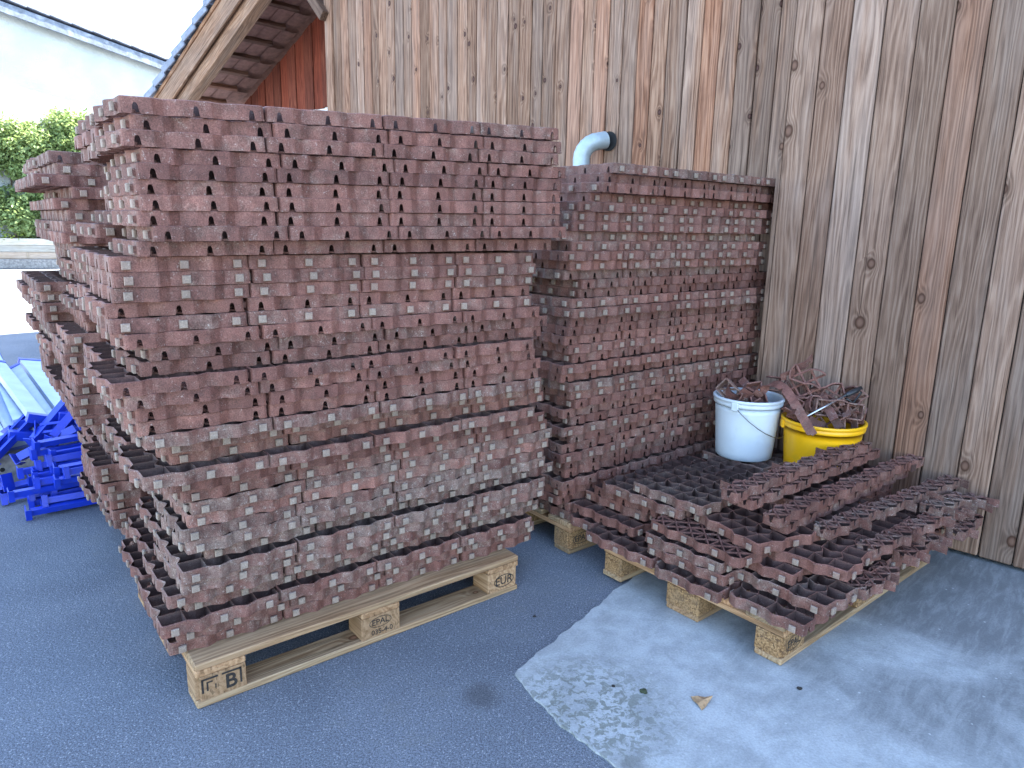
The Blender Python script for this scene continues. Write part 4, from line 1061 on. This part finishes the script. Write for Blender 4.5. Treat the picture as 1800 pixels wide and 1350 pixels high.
for mi_, r_, f_, z, eu, du, lb in FW: fragment(mi_, at_(wb, r_, f_, z + .02), eu, lb, du, 'broken grid pieces in the white bucket')
FY = [(4, -.12, -.02, .33, (1.35, .15, va - 1.45), .25, 'upright two by two piece standing out of the yellow bucket, topmost'),
      (0, -.13, -.04, .47, (.3, -.35, va - 1.2), .18, 'curved piece crowning the heap in the yellow bucket'),
      (3, -.08, .02, .31, (1.3, -.2, va - 1.9), .4, 'piece with cross ribs facing out of the yellow bucket'),
      (4, -.02, .04, .27, (1.1, .3, va - 1.2), .3, 'ribbed piece in the middle of the yellow bucket'),
      (5, .03, .08, .28, (.9, -.5, va + .4), .5, 'small pale cell piece at the front of the yellow bucket'),
      (6, .06, -.02, .29, (.8, .4, va - .8), .35, 'three cell piece behind the saw in the yellow bucket'),
      (7, .10, .03, .27, (1.2, .2, va - 1.0), .45, 'tilted two cell piece beside the saw in the yellow bucket'),
      (4, .09, -.05, .30, (1.0, -.6, va - 2.1), .3, 'ribbed piece leaning on the far rim of the yellow bucket'),
      (2, .0, -.08, .30, (.5, .2, va + 2.6), .3, 'long wavy piece at the back of the yellow bucket'),
      (5, .13, .02, .28, (.2, 1.0, va), .3, 'square broken cell hanging over the right rim of the yellow bucket'),
      (6, -.06, -.10, .28, (1.0, .9, va + .5), .3, 'sunken three cell piece in the yellow bucket'),
      (7, -.10, .06, .25, (.6, .4, va + .5), .35, 'piece pressed against the front rim of the yellow bucket'),
      (1, .02, .02, .33, (.4, .3, va + 1.2), .4, 'short curled piece on the heap in the yellow bucket'),
      (4, .0, .0, .20, (.2, .3, va), .3, 'piece at the bottom of the heap in the yellow bucket')]
FY += [(4, -.10, .0, .405, (1.45, .25, va - 1.7), .3, 'lattice piece standing highest on the left of the yellow bucket heap'),
      (3, .0, -.02, .36, (1.2, -.3, va - 1.5), .25, 'two cell lattice piece high in the middle of the yellow heap'),
      (6, .05, .05, .31, (1.4, .1, va - 1.3), .45, 'three cell piece standing against the front of the yellow heap'),
      (7, .12, -.02, .34, (1.3, .6, va - 1.9), .4, 'lattice piece leaning out behind the saw grip'),
      (0, .09, .06, .30, (.9, .2, va - .4), .5, 'curled pale strip low at the front of the yellow heap'),
      (5, -.13, .04, .30, (1.1, .5, va - 1.4), .35, 'open cell piece at the left rim of the yellow bucket')]
for mi_, r_, f_, z, eu, du, lb in FY: fragment(mi_, at_(yb, r_, f_, z + .05), eu, lb, du, 'broken grid pieces in the yellow bucket')
# a small piece sticking up between the buckets, and the long strip draped from one bucket over the other
fragment(5, at_(wb, .115, -.04, .35), (1.25, .1, va - 1.3), 'small open cell piece standing up between the two buckets', .25, 'broken grid pieces in the white bucket', .9)
cps = [Vector((1.135, 3.262, .655)), Vector((1.176, 3.215, .705)), Vector((1.212, 3.13, .697)), Vector((1.235, 3.04, .645)), Vector((1.252, 2.972, .592)), Vector((1.277, 2.925, .540))]
pts = []
for i in range(len(cps) - 1):
    p0 = cps[max(i - 1, 0)]; p1_ = cps[i]; p2_ = cps[i + 1]; p3_ = cps[min(i + 2, len(cps) - 1)]
    for t in np.linspace(0, 1, 8, endpoint=False):
        pts.append(.5 * ((2 * p1_) + (p2_ - p0) * t + (2 * p0 - 5 * p1_ + 4 * p2_ - p3_) * t * t + (3 * p1_ - p0 - 3 * p2_ + p3_) * t ** 3))
pts.append(cps[-1])
bm = bmesh.new(); rows = []; acc = 0
wdir0 = (side * .9 + Vector((0, 0, .35)) - view * .25).normalized()
for i, p in enumerate(pts):
    d = (pts[min(i + 1, len(pts) - 1)] - pts[max(i - 1, 0)]).normalized(); wv = (wdir0 - d * wdir0.dot(d)).normalized(); nn = wv.cross(d)
    acc += (p - pts[i - 1]).length if i else 0; ph = (acc % (2 * CELL)) / (2 * CELL); of = .006 * sin(PI * (ph - .5) * 2) if ph > .5 else 0
    h0 = .0; 
    if abs((acc % (2 * CELL)) - CELL / 2) < .007: h0 = .016
    rows.append([bm.verts.new(p + nn * (of + s_) + wv * h_) for s_, h_ in ((-.0015, h0), (.0015, h0), (.0015, .040), (-.0015, .040))])
for i in range(len(rows) - 1):
    for k in range(4): bm.faces.new((rows[i][k], rows[i][(k + 1) % 4], rows[i + 1][(k + 1) % 4], rows[i + 1][k]))
bm.faces.new(rows[0][::-1]); bm.faces.new(rows[-1]); bmesh.ops.recalc_face_normals(bm, faces=bm.faces[:])
o = link('bent_grid_strip', meshof('bent_grid_strip', bm), [M['grid']]); o.color = (.22, .55, .55, 1)
tag(o, 'long bent brown strip draped from the white bucket over the yellow bucket rim', 'broken piece')
# small saw
sw = empty('hand_saw', (1.283, 3.018, .602)); tag(sw, 'small hacksaw with bright steel rod and black grip stuck in the yellow bucket', 'saw')
base = Vector(sw.location); tip = Vector((1.275, 3.03, .590)) - base; hand = Vector((1.500, 3.10, .692)) - base; end = Vector((1.575, 3.130, .718)) - base
bm = bmesh.new(); tube(bm, [tip, hand], .0042, 8); link('rod', meshof('rod', bm, True), M['steel'], sw)
bm = bmesh.new(); tube(bm, [hand - (end - hand) * .05, hand + (end - hand) * .15, hand + (end - hand) * .5, end], [.009, .012, .0125, .010], 10); link('grip', meshof('grip', bm, True), M['black_plastic'], sw)
bm = bmesh.new(); dn = Vector((0, 0, -.05)); tube(bm, [end, end + dn * .4 + Vector((.004, 0, 0)), hand + (end - hand) * .55 + dn * 1.1, hand + dn * .35], .0045, 8); link('guard', meshof('guard', bm, True), M['black_plastic'], sw)

# ------------------------------------------------------------------ blue rack beams and zinc shelf panels
def beam(p, q, roll, label, hgt=.062, dep=.036, plate=True, notch=False):
    p, q = Vector(p), Vector(q); d = q - p; L = d.length
    b = empty('rack_beam', p); tag(b, label, 'rack beam', 'heap of blue rack beams')
    b.rotation_euler = (Matrix.Rotation(0, 4, 'X') @ (d.to_track_quat('X', 'Z').to_matrix().to_4x4()) @ Matrix.Rotation(roll, 4, 'X')).to_euler()
    bm = bmesh.new(); t = .003          # C section
    prof = [(0, 0), (dep, 0), (dep, .014), (dep - t, .014), (dep - t, t), (t, t), (t, hgt - t), (dep - t, hgt - t), (dep - t, hgt - .014), (dep, hgt - .014), (dep, hgt), (0, hgt)]
    a = [bm.verts.new((.02, y, z)) for y, z in prof]; c_ = [bm.verts.new((L - .02, y, z)) for y, z in prof]
    for k in range(12): bm.faces.new((a[k], a[(k + 1) % 12], c_[(k + 1) % 12], c_[k]))
    bm.faces.new(a[::-1]); bm.faces.new(c_); bmesh.ops.recalc_face_normals(bm, faces=bm.faces[:])
    link('beam_body', meshof('beam_body', bm), M['blue'], b)
    for x in (0, L):
        bm = bmesh.new(); bbox(bm, x - .002, x + .002, -.010, dep + .012, -.014, hgt + .014); bbox(bm, x - .022 if x else x - .002, x + .002 if x else x + .022, -.012, -.009, -.014, hgt + .014)
        link('end_plate', meshof('end_plate', bm), M['blue'], b)
    return b
rb = random.Random(7)
ax = Vector((.782, .623, 0)); bx = Vector((-.623, .782, 0)); B0 = Vector((-2.235, 3.14, 0))
rowname = ('front', 'second', 'third', 'fourth', 'rear')
levname = ('lying on the asphalt', 'first level up', 'second level up', 'third level up', 'fourth level up', 'fifth level up', 'topmost level')
for lev in range(7):
    for row in range(5):
        if rb.random() < (.06 if lev < 4 else .38) or (lev > 4 and row == 0): continue
        jb = row * .066 + rb.uniform(-.008, .008); ja = rb.uniform(-.03, .10) + .008 * lev - (.10 if rb.random() < .2 else 0); yaw = rb.uniform(-.05, .07)
        p = B0 + ax * ja + bx * jb + Vector((0, 0, .016 + lev * .041 + rb.uniform(0, .006)))
        L = .42 - ja if jb < .16 else 1.35                   # the front rows stop at the rear stack, the others run behind it
        d = (ax + bx * (yaw + (.10 if jb >= .16 else 0))).normalized()
        beam(p, p + d * L + Vector((0, 0, rb.uniform(-.004, .012))), rb.choice((0, 0, -.2, .15, .3)), f'blue rack beam in the {rowname[row]} row, {levname[lev]} of the heap', .029, .026)
# loose brackets pointing at the camera side
for k, (p, q) in enumerate((((-2.45, 3.52, .22), (-2.40, 3.80, .40)), ((-2.36, 3.50, .24), (-2.31, 3.75, .40)), ((-2.52, 3.46, .16), (-2.26, 3.60, .30)), ((-2.70, 3.46, .16), (-2.62, 3.72, .34)), ((-2.50, 3.60, .31), (-2.20, 3.72, .33)), ((-2.78, 3.42, .05), (-2.52, 3.38, .12)), ((-2.60, 3.42, .05), (-2.30, 3.52, .12)), ((-2.66, 3.60, .30), (-2.45, 3.95, .20)), ((-2.95, 3.72, .22), (-2.62, 3.66, .30)), ((-2.82, 3.52, .03), (-2.40, 3.86, .06)))):
    beam(p, q, .6 * k, 'short blue bracket piece ' + ('tilted up behind the beam ends', 'upright behind the topmost beam ends', 'slanting in front of the panels', 'propped between two panels', 'lying across behind the beams', 'pointing out in front of the heap', 'at the foot of the heap', 'standing up against the zinc panels', 'lying over the near ends of the panels', 'flat under the zinc panels')[k], .06, .04)
def panel(p, q, wd, roll, label):
    p, q = Vector(p), Vector(q); d = q - p; L = d.length; b = empty('shelf_panel', p); tag(b, label, 'shelf panel', 'heap of zinc shelf panels with blue ends')
    b.rotation_euler = (d.to_track_quat('X', 'Z').to_matrix().to_4x4() @ Matrix.Rotation(roll, 4, 'X')).to_euler()
    bm = bmesh.new(); t = .002; h = .03
    prof = [(-wd / 2, -h), (-wd / 2, 0), (wd / 2, 0), (wd / 2, -h), (wd / 2 - t, -h), (wd / 2 - t, -t), (-wd / 2 + t, -t), (-wd / 2 + t, -h)]
    a = [bm.verts.new((0, y, z)) for y, z in prof]; c_ = [bm.verts.new((L, y, z)) for y, z in prof]
    for k in range(8): bm.faces.new((a[k], a[(k + 1) % 8], c_[(k + 1) % 8], c_[k]))
    bm.faces.new(a[::-1]); bm.faces.new(c_); bmesh.ops.recalc_face_normals(bm, faces=bm.faces[:]); link('sheet', meshof('sheet', bm), M['tray'], b)
    for x in (-.012, L - .03):
        bm = bmesh.new(); bbox(bm, x, x + .042, -wd / 2 - .004, wd / 2 + .004, -.045, .004, .002); link('end_cap', meshof('end_cap', bm), M['blue'], b)
    return b
pp = [((-3.62, 4.18, .47), (-2.86, 3.50, .30), .10), ((-3.28, 4.42, .50), (-2.50, 3.62, .37), .09), ((-3.00, 4.84, .48), (-2.12, 3.92, .42), .10), ((-3.45, 4.62, .50), (-2.62, 3.66, .33), .08), ((-3.72, 4.35, .40), (-2.80, 3.62, .22), .12), ((-3.45, 4.25, .40), (-2.72, 3.52, .24), .19), ((-3.38, 4.45, .44), (-2.58, 3.60, .28), .12), ((-3.30, 4.55, .42), (-2.44, 3.72, .33), .15), ((-3.22, 4.66, .46), (-2.36, 3.70, .36), .14), ((-3.12, 4.74, .42), (-2.27, 3.78, .36), .12),
      ((-3.04, 4.80, .42), (-2.15, 3.85, .35), .13), ((-3.52, 4.1, .32), (-2.86, 3.42, .14), .16), ((-3.65, 4.0, .25), (-2.98, 3.45, .10), .15), ((-3.40, 4.58, .34), (-2.52, 3.78, .22), .16), ((-3.15, 4.85, .32), (-2.2, 3.95, .22), .16), ((-3.5, 4.4, .30), (-2.7, 3.7, .15), .2), ((-3.3, 4.7, .25), (-2.35, 3.95, .12), .2)]
wl = ('narrow, crossing over the near end of the fan', 'narrow, lying highest in mid fan', 'narrow, lying highest beside the rear stack', 'slim, slanting across the whole fan', 'long, half hidden below the crossing panel', 'broad and pale, nearest in the fan', 'narrow, second in the fan', 'broad, third in the fan', 'topmost and steepest in the fan', 'fifth in the fan', 'farthest in the fan by the rear stack', 'low in front of the fan', 'lowest at the edge of the view', 'under the second panel', 'under the farthest panel', 'flat below the broad panel', 'flat at the bottom of the heap')
for k, (p, q, wd) in enumerate(pp): panel(p, q, wd, rb.uniform(-.35, .45), 'shiny zinc shelf panel ' + wl[k])
bx_ = empty('metal_footing', (-2.72, 3.50, 0), .75); tag(bx_, 'grey perforated footing block under the blue heap', 'footing')
bm = bmesh.new(); bbox(bm, -.16, .30, 0, .10, 0, .16, .006); link('block', meshof('footing_block', bm), M['kerb'], bx_)
for k in range(3):
    bm = bmesh.new(); bmesh.ops.create_circle(bm, cap_ends=True, radius=.012, segments=12); o = link('hole', meshof('hole', bm), M['black_hole'], bx_); o.location = (-.10 + .16 * k, -.0008, .09); o.rotation_euler = (PI / 2, 0, 0)

# ------------------------------------------------------------------ small litter
def flat_leaf(name, pts, loc, rz, mat, label, cat):
    bm = bmesh.new(); n = len(pts); c0 = bm.verts.new((0, 0, .010)); vs = [bm.verts.new((x, y, z)) for x, y, z in pts]
    for k in range(n): bm.faces.new((c0, vs[k], vs[(k + 1) % n]))
    r = bmesh.ops.extrude_face_region(bm, geom=bm.faces[:]); bmesh.ops.translate(bm, verts=[v for v in r['geom'] if isinstance(v, bmesh.types.BMVert)], vec=(0, 0, .0012))
    bmesh.ops.recalc_face_normals(bm, faces=bm.faces[:])
    o = link(name, meshof(name, bm), mat); o.location = loc; o.rotation_euler = (0, 0, rz); tag(o, label, cat)
flat_leaf('dry_leaf', [(-.030, .026, .002), (-.012, .020, .009), (.012, .022, .004), (.034, .018, .012), (.020, .002, .006), (.004, -.018, .002), (-.012, -.036, .001), (-.020, -.012, .006), (-.028, .008, .003)], (.596, 1.883, .008), 0, M['dry_leaf'], 'triangular dry brown leaf on the concrete', 'leaf')
flat_leaf('dry_leaf', [(-.05, 0, .002), (-.02, .014, .01), (.01, .008, .004), (.05, .016, .008), (.03, -.008, .003), (0, -.02, .002)], (-2.604, 3.598, .002), .4, M['dry_leaf'], 'pale dry leaf on the asphalt before the blue heap', 'leaf')
def clump(name, loc, r_, mat, label, cat, seed):
    bm = bmesh.new(); bmesh.ops.create_icosphere(bm, subdivisions=2, radius=r_); q = random.Random(seed)
    for v in bm.verts: v.co *= q.uniform(.55, 1.25); v.co.z = max(v.co.z * .45, -r_ * .2)
    o = link(name, meshof(name, bm), mat); o.location = loc; tag(o, label, cat)
clump('moss_clump', (.424, 1.931, .010), .013, M['moss'], 'small dark moss clump on the concrete near its corner', 'moss', 2)
clump('dirt_crumb', (.918, 1.961, .010), .008, M['dark_bit'], 'tiny black crumb on the concrete before the low pallet', 'crumb', 3)
clump('dirt_crumb', (.335, 1.955, .009), .006, M['dark_bit'], 'tiny dark crumb next to the moss clump', 'crumb', 5)
clump('dirt_crumb', (.10, 2.36, .003), .007, M['dark_bit'], 'dark crumb on the asphalt between the pallets', 'crumb', 6)
